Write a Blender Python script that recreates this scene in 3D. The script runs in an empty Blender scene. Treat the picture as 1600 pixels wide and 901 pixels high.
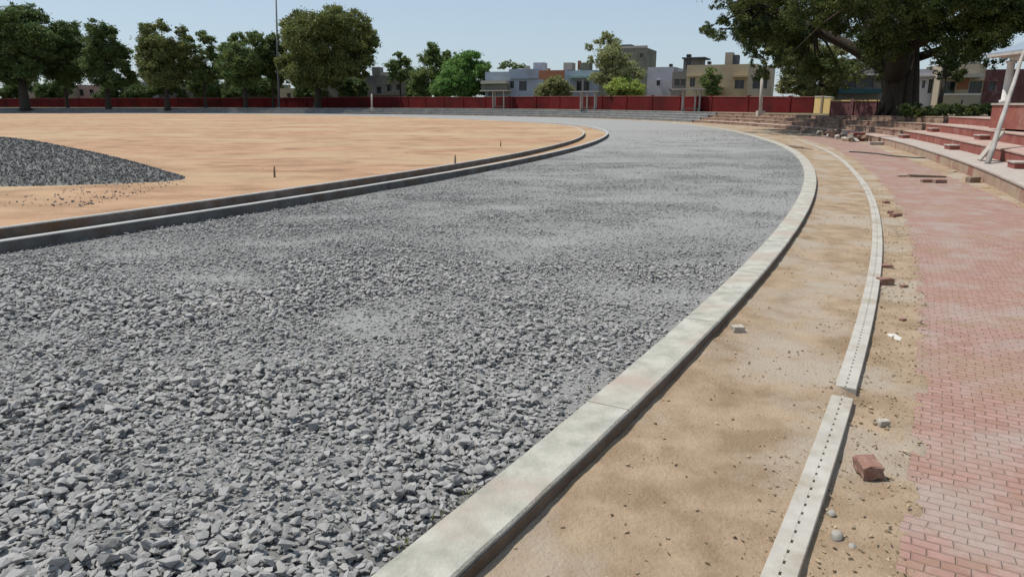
import bpy, bmesh, math, random
import numpy as np
from mathutils import Vector, Matrix
random.seed(7); RNG = np.random.default_rng(11)
scene = bpy.context.scene
COL = scene.collection

# ------------------------------------------------------------------ camera, sky, sun, exposure
F = 1100.0; HOR = 163.7; CH = 2.1
TH = math.atan((450.5 - HOR) / F)
cam_d = bpy.data.cameras.new('camera'); cam = bpy.data.objects.new('camera', cam_d); COL.objects.link(cam)
cam.location = (0, 0, CH); cam.rotation_euler = (math.pi / 2 - TH, 0, 0)
cam_d.sensor_width = 36; cam_d.lens = 36 * F / 1600; cam_d.clip_start = 0.05; cam_d.clip_end = 6000
scene.camera = cam

SUN_EL = math.radians(64); SUN_DIR = Vector((-0.93, 0.30, 0)).normalized()      # horizontal direction towards the sun
sv = Vector((SUN_DIR.x * math.cos(SUN_EL), SUN_DIR.y * math.cos(SUN_EL), math.sin(SUN_EL)))
w = bpy.data.worlds.new('World'); scene.world = w; w.use_nodes = True
nt = w.node_tree; nt.nodes.clear()
sky = nt.nodes.new('ShaderNodeTexSky'); sky.sky_type = 'NISHITA'; sky.sun_disc = False
sky.sun_elevation = SUN_EL; sky.sun_rotation = math.atan2(SUN_DIR.x, SUN_DIR.y)
sky.air_density = 1.0; sky.dust_density = 0.45; sky.ozone_density = 4.0
bg = nt.nodes.new('ShaderNodeBackground'); bg.inputs[1].default_value = 0.12
wo = nt.nodes.new('ShaderNodeOutputWorld')
hs = nt.nodes.new('ShaderNodeHueSaturation'); hs.inputs['Saturation'].default_value = 0.72; hs.inputs['Value'].default_value = 1.0
nt.links.new(sky.outputs[0], hs.inputs['Color']); 
hz = nt.nodes.new('ShaderNodeMix'); hz.data_type = 'RGBA'; hz.inputs[0].default_value = 0.5; hz.inputs[7].default_value = (3.7, 4.75, 5.75, 1)   # pale dusty daylight blue
nt.links.new(hs.outputs[0], hz.inputs[6]); nt.links.new(hz.outputs[2], bg.inputs[0]); nt.links.new(bg.outputs[0], wo.inputs[0])
sd = bpy.data.lights.new('sun', 'SUN'); sd.energy = 4.3; sd.angle = math.radians(0.53); sd.color = (1.0, 0.95, 0.87)
sun = bpy.data.objects.new('sun', sd); COL.objects.link(sun)
sun.rotation_euler = sv.to_track_quat('Z', 'Y').to_euler(); sun.location = (-20, 10, 60)
scene.view_settings.view_transform = 'Standard'; scene.view_settings.look = 'None'
scene.view_settings.gamma = 1; scene.view_settings.exposure = 0.0
scene.view_settings.use_curve_mapping = False

# ------------------------------------------------------------------ measuring helpers
def ray(px, py):
    u = (px - 800) / F; v = -(py - 450.5) / F
    dy = math.cos(TH) + v * math.sin(TH); dz = -math.sin(TH) + v * math.cos(TH)
    return u / dy, dz / dy
def on_plane(px, py, z=0.0):
    a, b = ray(px, py); y = (z - CH) / b
    return Vector((a * y, y, z))
def at_depth(px, py, y):
    a, b = ray(px, py)
    return Vector((a * y, y, CH + b * y))

# ------------------------------------------------------------------ object helpers
def tag(o, label=None, cat=None, group=None, kind=None):
    if label: o['label'] = label
    if cat: o['category'] = cat
    if group: o['group'] = group
    if kind: o['kind'] = kind
    return o
def empty(name, loc, rz=0.0):
    o = bpy.data.objects.new(name, None); COL.objects.link(o)
    o.location = loc; o.rotation_euler = (0, 0, rz); o.empty_display_size = 0.2
    return o
def mesh_obj(name, verts, faces, mat, parent=None, smooth=False, loc=None, uvs=None):
    me = bpy.data.meshes.new(name)
    me.from_pydata([tuple(v) for v in verts], [], faces)
    if uvs is not None:
        l = me.uv_layers.new(name='UVMap')
        vi = np.empty(len(me.loops), dtype=np.int32); me.loops.foreach_get('vertex_index', vi)
        l.data.foreach_set('uv', np.asarray(uvs, dtype=np.float32)[vi].ravel())
    me.materials.append(mat)
    if smooth: me.polygons.foreach_set('use_smooth', [True] * len(me.polygons))
    me.update()
    o = bpy.data.objects.new(name, me); COL.objects.link(o)
    if loc is not None: o.location = loc
    if parent is not None: o.parent = parent
    return o
def fast_mesh(name, V, faces_flat, nper, mat, parent=None, smooth=False):
    """V (n,3) array, faces_flat index array of polygons that all have nper corners"""
    me = bpy.data.meshes.new(name)
    nf = len(faces_flat) // nper
    me.vertices.add(len(V)); me.vertices.foreach_set('co', V.astype(np.float32).ravel())
    me.loops.add(len(faces_flat)); me.loops.foreach_set('vertex_index', faces_flat.astype(np.int32))
    me.polygons.add(nf); me.polygons.foreach_set('loop_start', np.arange(0, nf * nper, nper, dtype=np.int32))
    me.update(calc_edges=True); me.validate()
    me.materials.append(mat)
    me.polygons.foreach_set('use_smooth', [bool(smooth)] * nf)
    o = bpy.data.objects.new(name, me); COL.objects.link(o)
    if parent is not None: o.parent = parent
    return o

class MB:
    """collects boxes, tubes and panels that end up as one mesh"""
    def __init__(s): s.v = []; s.f = []
    def add(s, vs, fs):
        b = len(s.v); s.v += [Vector(v) for v in vs]; s.f += [tuple(i + b for i in f) for f in fs]
    def hexa(s, c8):
        s.add(c8, [(0, 3, 2, 1), (4, 5, 6, 7), (0, 1, 5, 4), (1, 2, 6, 5), (2, 3, 7, 6), (3, 0, 4, 7)])
    def box(s, x0, x1, y0, y1, z0, z1):
        s.hexa([(x0, y0, z0), (x1, y0, z0), (x1, y1, z0), (x0, y1, z0), (x0, y0, z1), (x1, y0, z1), (x1, y1, z1), (x0, y1, z1)])
    def obox(s, c, ux, uy, hx, hy, z0, z1):
        c = Vector(c); ux = Vector(ux); uy = Vector(uy)
        p = [c - ux * hx - uy * hy, c + ux * hx - uy * hy, c + ux * hx + uy * hy, c - ux * hx + uy * hy]
        s.hexa([(q.x, q.y, z0) for q in p] + [(q.x, q.y, z1) for q in p])
    def tube(s, pts, rads, n=8, cap=True, wob=0.0):
        pts = [Vector(p) for p in pts]; rings = []
        for i, p in enumerate(pts):
            d = (pts[min(i + 1, len(pts) - 1)] - pts[max(i - 1, 0)]).normalized()
            a = d.orthogonal().normalized() if i == 0 else (rings_a - d * rings_a.dot(d)).normalized()
            rings_a = a; b = d.cross(a)
            r = rads[i]
            rings.append([p + (a * math.cos(2 * math.pi * k / n) + b * math.sin(2 * math.pi * k / n)) * r * (1 + wob * (random.random() - .5)) for k in range(n)])
        vs = [v for rg in rings for v in rg]; fs = []
        for i in range(len(rings) - 1):
            for k in range(n):
                fs.append((i * n + k, i * n + (k + 1) % n, (i + 1) * n + (k + 1) % n, (i + 1) * n + k))
        if cap: fs += [tuple(reversed(range(n))), tuple(range((len(rings) - 1) * n, len(rings) * n))]
        s.add(vs, fs)
    def build(s, name, mat, parent=None, smooth=False, base=None, bevel=0.0):
        vs = s.v if base is None else [v - Vector(base) for v in s.v]
        o = mesh_obj(name, vs, s.f, mat, parent, smooth)
        if bevel:
            m = o.modifiers.new('bevel', 'BEVEL'); m.width = bevel; m.segments = 2; m.limit_method = 'ANGLE'
        if base is not None and parent is None: o.location = base
        return o

# ------------------------------------------------------------------ materials
def mat(name, c1, c2=None, scale=3.0, rough=0.85, bump=0.0, bscale=20.0, c3=None, scale3=0.4, amt3=(0.5, 0.65), island=0.0,
        detail=6, coord='pos', stretch=None, spec=0.3, trans=0.0, bump_dist=0.02, contrast=(0.3, 0.7)):
    m = bpy.data.materials.new(name); m.use_nodes = True; t = m.node_tree; N = t.nodes; L = t.links
    b = N['Principled BSDF']; b.inputs['Roughness'].default_value = rough; b.inputs['Specular IOR Level'].default_value = spec
    if coord == 'pos': src = N.new('ShaderNodeNewGeometry').outputs['Position']
    elif coord == 'uv': src = N.new('ShaderNodeTexCoord').outputs['UV']
    else: src = N.new('ShaderNodeTexCoord').outputs['Object']
    if stretch:
        mp = N.new('ShaderNodeMapping'); mp.inputs['Scale'].default_value = stretch; L.new(src, mp.inputs[0]); ssrc = mp.outputs[0]
    else: ssrc = src
    def noise(sc, det, s=ssrc):
        n = N.new('ShaderNodeTexNoise'); n.inputs['Scale'].default_value = sc; n.inputs['Detail'].default_value = det
        n.inputs['Roughness'].default_value = 0.6; L.new(s, n.inputs['Vector']); return n.outputs['Fac']
    def ramp(f, lo, hi):
        r = N.new('ShaderNodeMapRange'); r.inputs['From Min'].default_value = lo; r.inputs['From Max'].default_value = hi; L.new(f, r.inputs['Value']); return r.outputs[0]
    def mix(f, a, bb):
        x = N.new('ShaderNodeMix'); x.data_type = 'RGBA'
        L.new(f, x.inputs['Factor'])
        for i, q in ((6, a), (7, bb)):
            if isinstance(q, tuple): x.inputs[i].default_value = (*q, 1)
            else: L.new(q, x.inputs[i])
        return x.outputs[2]
    c = None
    if c2 is not None: c = mix(ramp(noise(scale, detail), *contrast), c1, c2)
    if c3 is not None: c = mix(ramp(noise(scale3, 5), *amt3), c if c is not None else c1, c3)
    if island:
        g = N.new('ShaderNodeNewGeometry'); h = N.new('ShaderNodeHueSaturation')
        r = N.new('ShaderNodeMapRange'); r.inputs['To Min'].default_value = 1 - island; r.inputs['To Max'].default_value = 1 + island
        L.new(g.outputs['Random Per Island'], r.inputs['Value']); L.new(r.outputs[0], h.inputs['Value'])
        if c is None: h.inputs['Color'].default_value = (*c1, 1)
        else: L.new(c, h.inputs['Color'])
        c = h.outputs[0]
    if c is None: b.inputs['Base Color'].default_value = (*c1, 1)
    else: L.new(c, b.inputs['Base Color'])
    if bump:
        bn = N.new('ShaderNodeBump'); bn.inputs['Strength'].default_value = bump; bn.inputs['Distance'].default_value = bump_dist
        L.new(noise(bscale, 8, src), bn.inputs['Height']); L.new(bn.outputs[0], b.inputs['Normal'])
    if trans:
        tr = N.new('ShaderNodeBsdfTranslucent'); ms = N.new('ShaderNodeMixShader'); ms.inputs[0].default_value = trans
        if c is None: tr.inputs[0].default_value = (*c1, 1)
        else: L.new(c, tr.inputs[0])
        L.new(b.outputs[0], ms.inputs[1]); L.new(tr.outputs[0], ms.inputs[2]); L.new(ms.outputs[0], N['Material Output'].inputs[0])
    m['_c'] = 1
    return m

M = {}
M['stone'] = mat('crushed_stone', (0.25, 0.244, 0.236), (0.34, 0.332, 0.32), 9, 0.85, 0.3, 60, c3=(0.37, 0.355, 0.335), scale3=.5, amt3=(.55, .75), island=0.17)
M['fines'] = mat('stone_fines', (0.24, 0.237, 0.23), (0.34, 0.335, 0.325), 24, 0.95, 0.9, 55, c3=(0.30, 0.295, 0.28), scale3=0.6, bump_dist=.03)
M['pile'] = mat('pile_gravel', (0.125, 0.125, 0.122), (0.20, 0.198, 0.193), 8, 0.9, 0.6, 30, island=.35)
M['sand'] = mat('infield_sand', (0.26, 0.155, 0.09), (0.42, 0.262, 0.16), 1.1, 0.97, 0.8, 11, c3=(0.41, 0.30, 0.18), scale3=0.14, amt3=(.47, .62), stretch=(.6, 1, 1), bump_dist=.05, contrast=(.34, .60))
M['dirt'] = mat('dry_dirt', (0.25, 0.175, 0.11), (0.375, 0.28, 0.19), 2.6, 0.97, 0.7, 38, c3=(0.36, 0.30, 0.235), scale3=0.55, amt3=(.50, .60), bump_dist=.03, contrast=(.36, .62))
M['clod'] = mat('dirt_clod', (0.29, 0.22, 0.135), (0.42, 0.33, 0.225), 5, 0.97, 0.4, 60, island=.25)
M['kerb'] = mat('kerb_concrete', (0.29, 0.285, 0.24), (0.44, 0.43, 0.375), 5, 0.9, 0.7, 50, c3=(0.38, 0.315, 0.265), scale3=1.1, amt3=(.48, .66), bump_dist=.012, contrast=(.32,.60), detail=10)
M['kerb_side'] = M['kerb']
M['grey_kerb'] = mat('grey_kerb_concrete', (0.33, 0.325, 0.31), (0.48, 0.475, 0.455), 3, 0.9, 0.5, 40, bump_dist=.01)
M['kerb_shade'] = mat('shade_dark_kerb_face', (0.085, 0.08, 0.075), (0.17, 0.165, 0.155), 3, .95, .5, 30, c3=(0.12, 0.085, 0.06), scale3=.8, amt3=(.5, .65))  # dark colour stands in for shade on the inner kerb faces
M['drain'] = mat('drain_concrete', (0.36, 0.335, 0.295), (0.46, 0.435, 0.39), 6, 0.85, 0.4, 60, c3=(0.30, 0.25, 0.19), scale3=2.5, amt3=(.50, .72), bump_dist=.008)
M['dark'] = mat('dark_void', (0.015, 0.014, 0.013))
M['brick'] = mat('loose_brick', (0.20, 0.105, 0.08), (0.29, 0.165, 0.125), 25, 0.95, 0.4, 60, coord='obj', c3=(0.30, 0.24, 0.19), scale3=12, amt3=(.5, .7), bump_dist=.01)
M['grey_block'] = mat('grey_block', (0.34, 0.31, 0.26), (0.45, 0.41, 0.35), 20, 0.95, 0.4, 60, coord='obj', bump_dist=.01)
M['pebble'] = mat('pale_pebble', (0.25, 0.23, 0.20), (0.36, 0.34, 0.30), 18, 0.8, 0.3, 60, coord='obj', bump_dist=.006)
M['red_riser'] = mat('red_painted_riser', (0.21, 0.062, 0.048), (0.30, 0.105, 0.080), 2, 0.85, 0.25, 30, c3=(0.33, 0.19, 0.15), scale3=1.2, amt3=(.55, .75))
M['tread'] = mat('pinkish_concrete_tread', (0.34, 0.225, 0.185), (0.45, 0.33, 0.28), 2.5, 0.92, 0.35, 30, c3=(0.42, 0.36, 0.31), scale3=.8)
M['bare_tread'] = mat('bare_concrete_tread', (0.34, 0.29, 0.255), (0.44, 0.385, 0.345), 2.5, 0.92, 0.35, 30)
M['bare_riser'] = mat('bare_plaster_riser', (0.30, 0.21, 0.15), (0.40, 0.30, 0.22), 1.5, 0.92, 0.35, 20, c3=(0.27, 0.12, 0.09), scale3=.6, amt3=(.52, .6))
M['rough_step'] = mat('rough_brick_step', (0.20, 0.125, 0.09), (0.36, 0.26, 0.19), 1.6, 0.95, 0.6, 12, c3=(0.12, .065, .05), scale3=1.1, amt3=(.5, .62), stretch=(1, 1, 3))
M['grey_step'] = mat('grey_concrete_step', (0.17, 0.168, 0.16), (0.28, 0.275, 0.265), .8, 0.95, 0.3, 12)
M['plateau'] = mat('plateau_soil', (0.16, 0.125, 0.08), (0.26, 0.20, 0.13), 0.35, 0.97, 0.5, 6, c3=(0.075, 0.09, 0.035), scale3=0.12, amt3=(.45, .6))
M['wall_red'] = mat('dark_red_paint', (0.105, 0.011, 0.013), (0.145, 0.021, 0.020), 0.8, 0.95, 0.2, 20, c3=(0.065, 0.014, 0.014), scale3=0.2, amt3=(.45, .65), spec=.1)
M['wall_cap'] = mat('red_cap', (0.22, 0.075, 0.06), (0.28, 0.12, 0.10), 1.5, 0.9)
M['wall_yellow'] = mat('yellow_paint', (0.52, 0.36, 0.14), (0.60, 0.44, 0.20), 1.5, 0.9)
M['wall_purple'] = mat('maroon_paint', (0.10, 0.038, 0.04), (0.16, 0.07, 0.07), 1.2, 0.9, .3, 12, c3=(0.24, 0.16, 0.15), scale3=.9, amt3=(.58, .7))
M['white'] = mat('white_paint', (0.50, 0.485, 0.45), (0.60, 0.58, 0.545), 4, 0.7)
M['white_dirty'] = mat('weathered_white', (0.36, 0.32, 0.28), (0.46, 0.42, 0.37), 4, 0.85)
M['steel'] = mat('dull_steel', (0.14, 0.15, 0.16), (0.2, 0.21, 0.22), 4, 0.5)
M['wood'] = mat('weathered_wood', (0.17, 0.12, 0.085), (0.27, 0.21, 0.155), 6, 0.9, .5, 30, stretch=(4, 4, .5))
M['roof_blue'] = mat('blue_grey_sheet', (0.23, 0.28, 0.34), (0.27, 0.32, 0.38), 2, 0.5)
M['glass'] = mat('dark_window_glass', (0.02, 0.025, 0.028), rough=0.15, spec=.5)
M['bark'] = mat('bark', (0.035, 0.028, 0.022), (0.075, 0.06, 0.048), 3, 0.95, .8, 8, stretch=(3, 3, .6), bump_dist=.08)
M['hose'] = mat('hose', (0.05, 0.055, 0.05))
def leaf_mat(name, a, b2, c3=None):
    k = 2.15; a, b2, c3 = [None if q is None else tuple(x * k for x in q) for q in (a, b2, c3)]
    return mat(name, a, b2, 0.45, 0.5, 0, island=.4, trans=.42, c3=c3, scale3=.9, amt3=(.5, .62), contrast=(.38, .62), spec=.35)
M['leaf_dark'] = leaf_mat('leaf_dark', (0.032, 0.054, 0.018), (0.062, 0.084, 0.024))
M['leaf_mid'] = leaf_mat('leaf_mid', (0.045, 0.075, 0.022), (0.09, 0.11, 0.035))
M['leaf_olive'] = leaf_mat('leaf_olive', (0.062, 0.074, 0.022), (0.105, 0.110, 0.034), (0.04, .065, .022))
M['leaf_green'] = leaf_mat('leaf_green', (0.05, 0.11, 0.025), (0.09, 0.15, 0.04))
M['leaf_bright'] = leaf_mat('leaf_bright', (0.13, 0.17, 0.035), (0.19, 0.22, 0.06))
M['leaf_wispy'] = leaf_mat('leaf_wispy', (0.11, 0.12, 0.05), (0.16, 0.17, 0.08))
M['leaf_big'] = leaf_mat('leaf_big', (0.022, 0.036, 0.010), (0.048, 0.062, 0.017), (0.072, .085, .024))
M['leaf_greyish'] = leaf_mat('leaf_greyish', (0.09, 0.10, 0.035), (0.15, 0.15, 0.07))
M['weed'] = mat('weed', (0.08, 0.10, 0.03), (0.16, 0.15, 0.06), 6, .7, island=.3, trans=.2)

# paving: concrete bricks laid in running bond, part covered by drifted soil
def paving_mat():
    m = bpy.data.materials.new('pink_paving_bricks'); m.use_nodes = True; t = m.node_tree; N = t.nodes; L = t.links
    b = N['Principled BSDF']; b.inputs['Roughness'].default_value = .9; b.inputs['Specular IOR Level'].default_value = .25
    uv = N.new('ShaderNodeTexCoord')
    warp = N.new('ShaderNodeTexNoise'); warp.inputs['Scale'].default_value = 2.5; warp.inputs['Detail'].default_value = 4
    L.new(uv.outputs['UV'], warp.inputs['Vector'])
    wm = N.new('ShaderNodeVectorMath'); wm.operation = 'MULTIPLY_ADD'; wm.inputs[1].default_value = (.035, .035, 0)
    L.new(warp.outputs['Color'], wm.inputs[0]); L.new(uv.outputs['UV'], wm.inputs[2])
    br = N.new('ShaderNodeTexBrick'); L.new(wm.outputs[0], br.inputs['Vector'])
    br.inputs['Scale'].default_value = 1; br.inputs['Brick Width'].default_value = .13; br.inputs['Row Height'].default_value = .074
    br.inputs['Mortar Size'].default_value = .0075; br.inputs['Mortar Smooth'].default_value = .8; br.inputs['Bias'].default_value = 0
    br.inputs['Color1'].default_value = (.30, .17, .135, 1); br.inputs['Color2'].default_value = (.385, .23, .195, 1); br.inputs['Mortar'].default_value = (.235, .15, .12, 1)
    geo = N.new('ShaderNodeNewGeometry')
    def noise(s, d=5, out='Fac'):
        n = N.new('ShaderNodeTexNoise'); n.inputs['Scale'].default_value = s; n.inputs['Detail'].default_value = d; n.inputs['Roughness'].default_value = .65
        L.new(geo.outputs['Position'], n.inputs['Vector']); return n.outputs[out]
    def mr(f, a, bb, c=0, d=1):
        r = N.new('ShaderNodeMapRange'); r.inputs[1].default_value = a; r.inputs[2].default_value = bb; r.inputs[3].default_value = c; r.inputs[4].default_value = d; L.new(f, r.inputs[0]); return r.outputs[0]
    def mix(f, a, bb, mode='MIX'):
        x = N.new('ShaderNodeMix'); x.data_type = 'RGBA'; x.blend_type = mode
        if isinstance(f, float): x.inputs[0].default_value = f
        else: L.new(f, x.inputs[0])
        for i, q in ((6, a), (7, bb)):
            if isinstance(q, tuple): x.inputs[i].default_value = (*q, 1)
            else: L.new(q, x.inputs[i])
        return x.outputs[2]
    c = mix(mr(noise(.55), .42, .62), br.outputs['Color'], (.34, .205, .145), 'MIX')
    c = mix(.65, c, br.outputs['Color'])
    c = mix(mr(noise(1.3, 7), .46, .64, 0, .8), c, (.36, .305, .265))
    c = mix(mr(noise(.8, 6), .53, .64, 0, .75), c, (.31, .215, .14))
    c = mix(mr(noise(40, 3), .3, .7, 0, .30), c, (.22, .135, .115))
    c = mix(mr(noise(3.2, 8), .55, .72, 0, .85), c, (.27, .175, .115))
    c = mix(mr(noise(9, 6), .52, .72, 0, .45), c, (.42, .32, .29))
    L.new(c, b.inputs['Base Color'])
    ad = N.new('ShaderNodeMath'); ad.operation = 'MULTIPLY_ADD'; ad.inputs[1].default_value = -1.0
    L.new(br.outputs['Fac'], ad.inputs[0])
    nn = N.new('ShaderNodeMath'); nn.operation = 'MULTIPLY'; nn.inputs[1].default_value = .7; L.new(noise(30, 6), nn.inputs[0]); L.new(nn.outputs[0], ad.inputs[2])
    bn = N.new('ShaderNodeBump'); bn.inputs['Strength'].default_value = .8; bn.inputs['Distance'].default_value = .009
    L.new(ad.outputs[0], bn.inputs['Height']); L.new(bn.outputs[0], b.inputs['Normal'])
    return m
M['paving'] = paving_mat()

# track bed: compacted fines near, reading as small crushed stone further off
def track_mat():
    m = bpy.data.materials.new('track_bed_stone'); m.use_nodes = True; t = m.node_tree; N = t.nodes; L = t.links
    b = N['Principled BSDF']; b.inputs['Roughness'].default_value = .92; b.inputs['Specular IOR Level'].default_value = .2
    geo = N.new('ShaderNodeNewGeometry')
    vo = N.new('ShaderNodeTexVoronoi'); vo.inputs['Scale'].default_value = 22; L.new(geo.outputs['Position'], vo.inputs['Vector'])
    n1 = N.new('ShaderNodeTexNoise'); n1.inputs['Scale'].default_value = .35; n1.inputs['Detail'].default_value = 8; n1.inputs['Roughness'].default_value = .65; L.new(geo.outputs['Position'], n1.inputs['Vector'])
    n2 = N.new('ShaderNodeTexNoise'); n2.inputs['Scale'].default_value = 70; n2.inputs['Detail'].default_value = 4; L.new(geo.outputs['Position'], n2.inputs['Vector'])
    def mix(f, a, bb, mode='MIX'):
        x = N.new('ShaderNodeMix'); x.data_type = 'RGBA'; x.blend_type = mode
        if isinstance(f, float): x.inputs[0].default_value = f
        else: L.new(f, x.inputs[0])
        for i, q in ((6, a), (7, bb)):
            if isinstance(q, tuple): x.inputs[i].default_value = (*q, 1)
            else: L.new(q, x.inputs[i])
        return x.outputs[2]
    def mr(f, a, bb, c=0, d=1):
        r = N.new('ShaderNodeMapRange'); r.inputs[1].default_value = a; r.inputs[2].default_value = bb; r.inputs[3].default_value = c; r.inputs[4].default_value = d; L.new(f, r.inputs[0]); return r.outputs[0]
    sep = N.new('ShaderNodeSeparateColor'); L.new(vo.outputs['Color'], sep.inputs[0])
    c = mix(mr(sep.outputs[0], 0, 1), (.065, .065, .064), (.12, .118, .116))  # near-black bed colour stands in for shade in the gaps between stones
    c = mix(mr(n1.outputs['Fac'], .35, .65, 0, .35), c, (.26, .255, .245))
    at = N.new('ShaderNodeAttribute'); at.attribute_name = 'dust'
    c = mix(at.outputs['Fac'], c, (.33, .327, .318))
    c = mix(mr(n2.outputs['Fac'], .3, .7, 0, .5), c, (.15, .15, .147))
    L.new(c, b.inputs['Base Color'])
    ad = N.new('ShaderNodeMath'); ad.operation = 'MULTIPLY_ADD'; ad.inputs[1].default_value = .6; L.new(n2.outputs['Fac'], ad.inputs[0]); L.new(sep.outputs[1], ad.inputs[2])
    bn = N.new('ShaderNodeBump'); bn.inputs['Strength'].default_value = .7; bn.inputs['Distance'].default_value = .012
    L.new(ad.outputs[0], bn.inputs['Height']); L.new(bn.outputs[0], b.inputs['Normal'])
    return m
M['track'] = track_mat()

# ------------------------------------------------------------------ plan of the oval: radii round one centre
C0 = np.array([-103.6, 66.8])
def table(pts, sm=3.0):
    a = np.array([p[0] for p in pts], float); r = np.array([p[1] for p in pts], float)
    g = np.arange(-75, 150, .25); v = np.interp(g, a, r); k = int(sm / .25); ker = np.hanning(2 * k + 1); ker /= ker.sum()
    vp = np.pad(v, k, mode='edge'); v = np.convolve(vp, ker, 'valid')
    return lambda t: np.interp(t, g, v)
rA = table([(-60, 111.55), (-7, 111.55), (0, 110.9), (5, 109.9), (9, 108.4), (14, 106), (20, 103.2), (46, 99), (96, 97), (130, 97)])
rB = table([(-60, 110.55), (-20, 110.4), (-13, 110.2), (-6, 109.6), (1, 108.7), (5, 107.2), (9, 105.5), (14, 103.6), (20, 101), (46, 97), (96, 95), (130, 95)])
rO = table([(-60, 121.24), (-9, 121.24), (0, 122.3), (9, 124), (17, 125), (25, 125), (44, 123), (66, 122), (130, 122)])
rD = table([(-60, 122.67), (-20, 122.75), (-13.7, 123.2), (-9, 123.7), (0, 126), (130, 126)])
rP = table([(-60, 123.12), (-20, 123.35), (-15, 123.75), (-11, 124.2), (-5, 125.4), (130, 127)])
rT = table([(-60, 126), (-23.5, 126.0), (-17, 126.45), (-12, 127.4), (-6, 128.8), (0, 129.5), (9, 130), (25, 130), (44, 127), (66, 126), (130, 126)])
rP2 = table([(-60, 126.1), (-25, 126.0), (-23, 125.7), (-20, 125.5), (-16, 125.8), (-12, 126.6), (-8, 127.3), (130, 127.5)])
gP = table([(-60, 1.48), (-12, 1.48), (0, 1.12), (14, 1.1), (45, 1.3), (130, 1.3)])
def ang(x, y): return math.degrees(math.atan2(y - C0[1], x - C0[0]))
def pol(t, r, z=0.0):
    return Vector((C0[0] + r * math.cos(math.radians(t)), C0[1] + r * math.sin(math.radians(t)), z))
def vnoise(x, y, seed=0):
    xi = np.floor(x).astype(int); yi = np.floor(y).astype(int); fx = x - xi; fy = y - yi
    def h(a, b2):
        n = (a * 374761393 + b2 * 668265263 + seed * 982451653) & 0xffffffff
        n = ((n ^ (n >> 13)) * 1274126177) & 0xffffffff
        return ((n ^ (n >> 16)) & 0xffff) / 65535.0
    fx = fx * fx * (3 - 2 * fx); fy = fy * fy * (3 - 2 * fy)
    return (h(xi, yi) * (1 - fx) + h(xi + 1, yi) * fx) * (1 - fy) + (h(xi, yi + 1) * (1 - fx) + h(xi + 1, yi + 1) * fx) * fy
def fnoise(x, y, seed=0, o=4):
    s = 0; a = .5; t = 0
    for k in range(o): s = s + a * vnoise(x * 2 ** k, y * 2 ** k, seed + k * 7); t += a; a *= .5
    return s / t
def thetas(t0, t1, near=.12, far=.8):
    out = [t0]; t = t0
    while t < t1:
        d = abs(t + 31); t += near if d < 12 else (near * 2 if d < 26 else far); out.append(min(t, t1))
    return np.array(out)
def ring(name, prof, t0, t1, mt, parent=None, near=.12, far=.8, zn=None, smooth=False, closed=False, T=None):
    """prof: list of (radius function or (function, offset), z or z function); swept round the oval"""
    if T is None: T = thetas(t0, t1, near, far)
    V = []; UV = []; n = len(prof)
    arc = np.radians(T) * 123.0
    cols = []
    acc = 0; last = None
    for (rf, z) in prof:
        r = rf[0](T) + rf[1] if isinstance(rf, tuple) else rf(T)
        zz = z(T) if callable(z) else np.full(len(T), float(z))
        x = C0[0] + r * np.cos(np.radians(T)); y = C0[1] + r * np.sin(np.radians(T))
        if zn: zz = zz + zn(x, y, r)
        cols.append((x, y, zz)); 
        if last is not None: acc += float(np.mean(np.hypot(r - last[0], zz - last[1])))
        last = (r, zz); UV.append(np.c_[np.full(len(T), acc) if len(prof) > 12 or True else acc, arc])
    V = np.stack([np.c_[c] for c in cols], axis=1).reshape(-1, 3)     # theta-major
    U = np.stack(UV, axis=1).reshape(-1, 2)
    faces = []
    for i in range(len(T) - 1):
        for k in range(n - 1 + (1 if closed else 0)):
            k2 = (k + 1) % n
            faces.append((i * n + k, i * n + k2, (i + 1) * n + k2, (i + 1) * n + k))
    if closed:
        faces.append(tuple(range(n))); faces.append(tuple((len(T) - 1) * n + k for k in reversed(range(n))))
    return mesh_obj(name, V, faces, mt, parent, smooth, uvs=U)

# ------------------------------------------------------------------ setting
# ground: one sheet from the middle of the oval to the horizon
Ts = np.arange(-180, 180.1, 2.0)
def gz(t): return gP(np.clip(t, -60, 130))
gprof = [(lambda t: np.full(len(t), 1.0), -.5), ((rT, -1.0), -.5), ((rT, 3.9), -.5), ((rT, 4.3), lambda t: gz(t) - .03), ((rT, 9), lambda t: gz(t)), ((rT, 25), lambda t: gz(t)),
         ((rT, 70), lambda t: 1.25 + 0 * t), ((rT, 300), 1.25), ((rT, 3500), 1.25)]
tag(ring('ground', gprof, 0, 0, M['plateau'], T=Ts), kind='structure')
# infield sand
k = np.array([0, .2, .4, .55, .65, .72, .78, .83, .87, .9, .92, .94, .955, .97, .98, .988, .994, 1.0])
def und(x, y, r): return .05 * (fnoise(x * .12, y * .12, 3) - .5) + .02 * (fnoise(x * .7, y * .7, 5) - .5)
tag(ring('infield', [((lambda t, f=f: rB(t) * f + .01), .185) for f in k], -180, 180, M['sand'], T=np.arange(-180, 180.1, .5), zn=und, smooth=True), kind='structure')
# track bed
def tz(x, y, r): return .025 * (fnoise(x * .5, y * .5, 21) - .5)
tag(ring('running_track', [((lambda t, f=f: rA(t) * (1 - f) + rO(t) * f), -.02) for f in np.linspace(0, 1, 60)], -55, 130, M['track'], zn=tz, smooth=True), kind='structure')
# channel floor between the two inner kerbs
ring_f = ring('kerb_channel', [((rB, .05), .03), ((rA, -.1), .0)], -55, 130, M['sand']); tag(ring_f, kind='structure')
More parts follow.
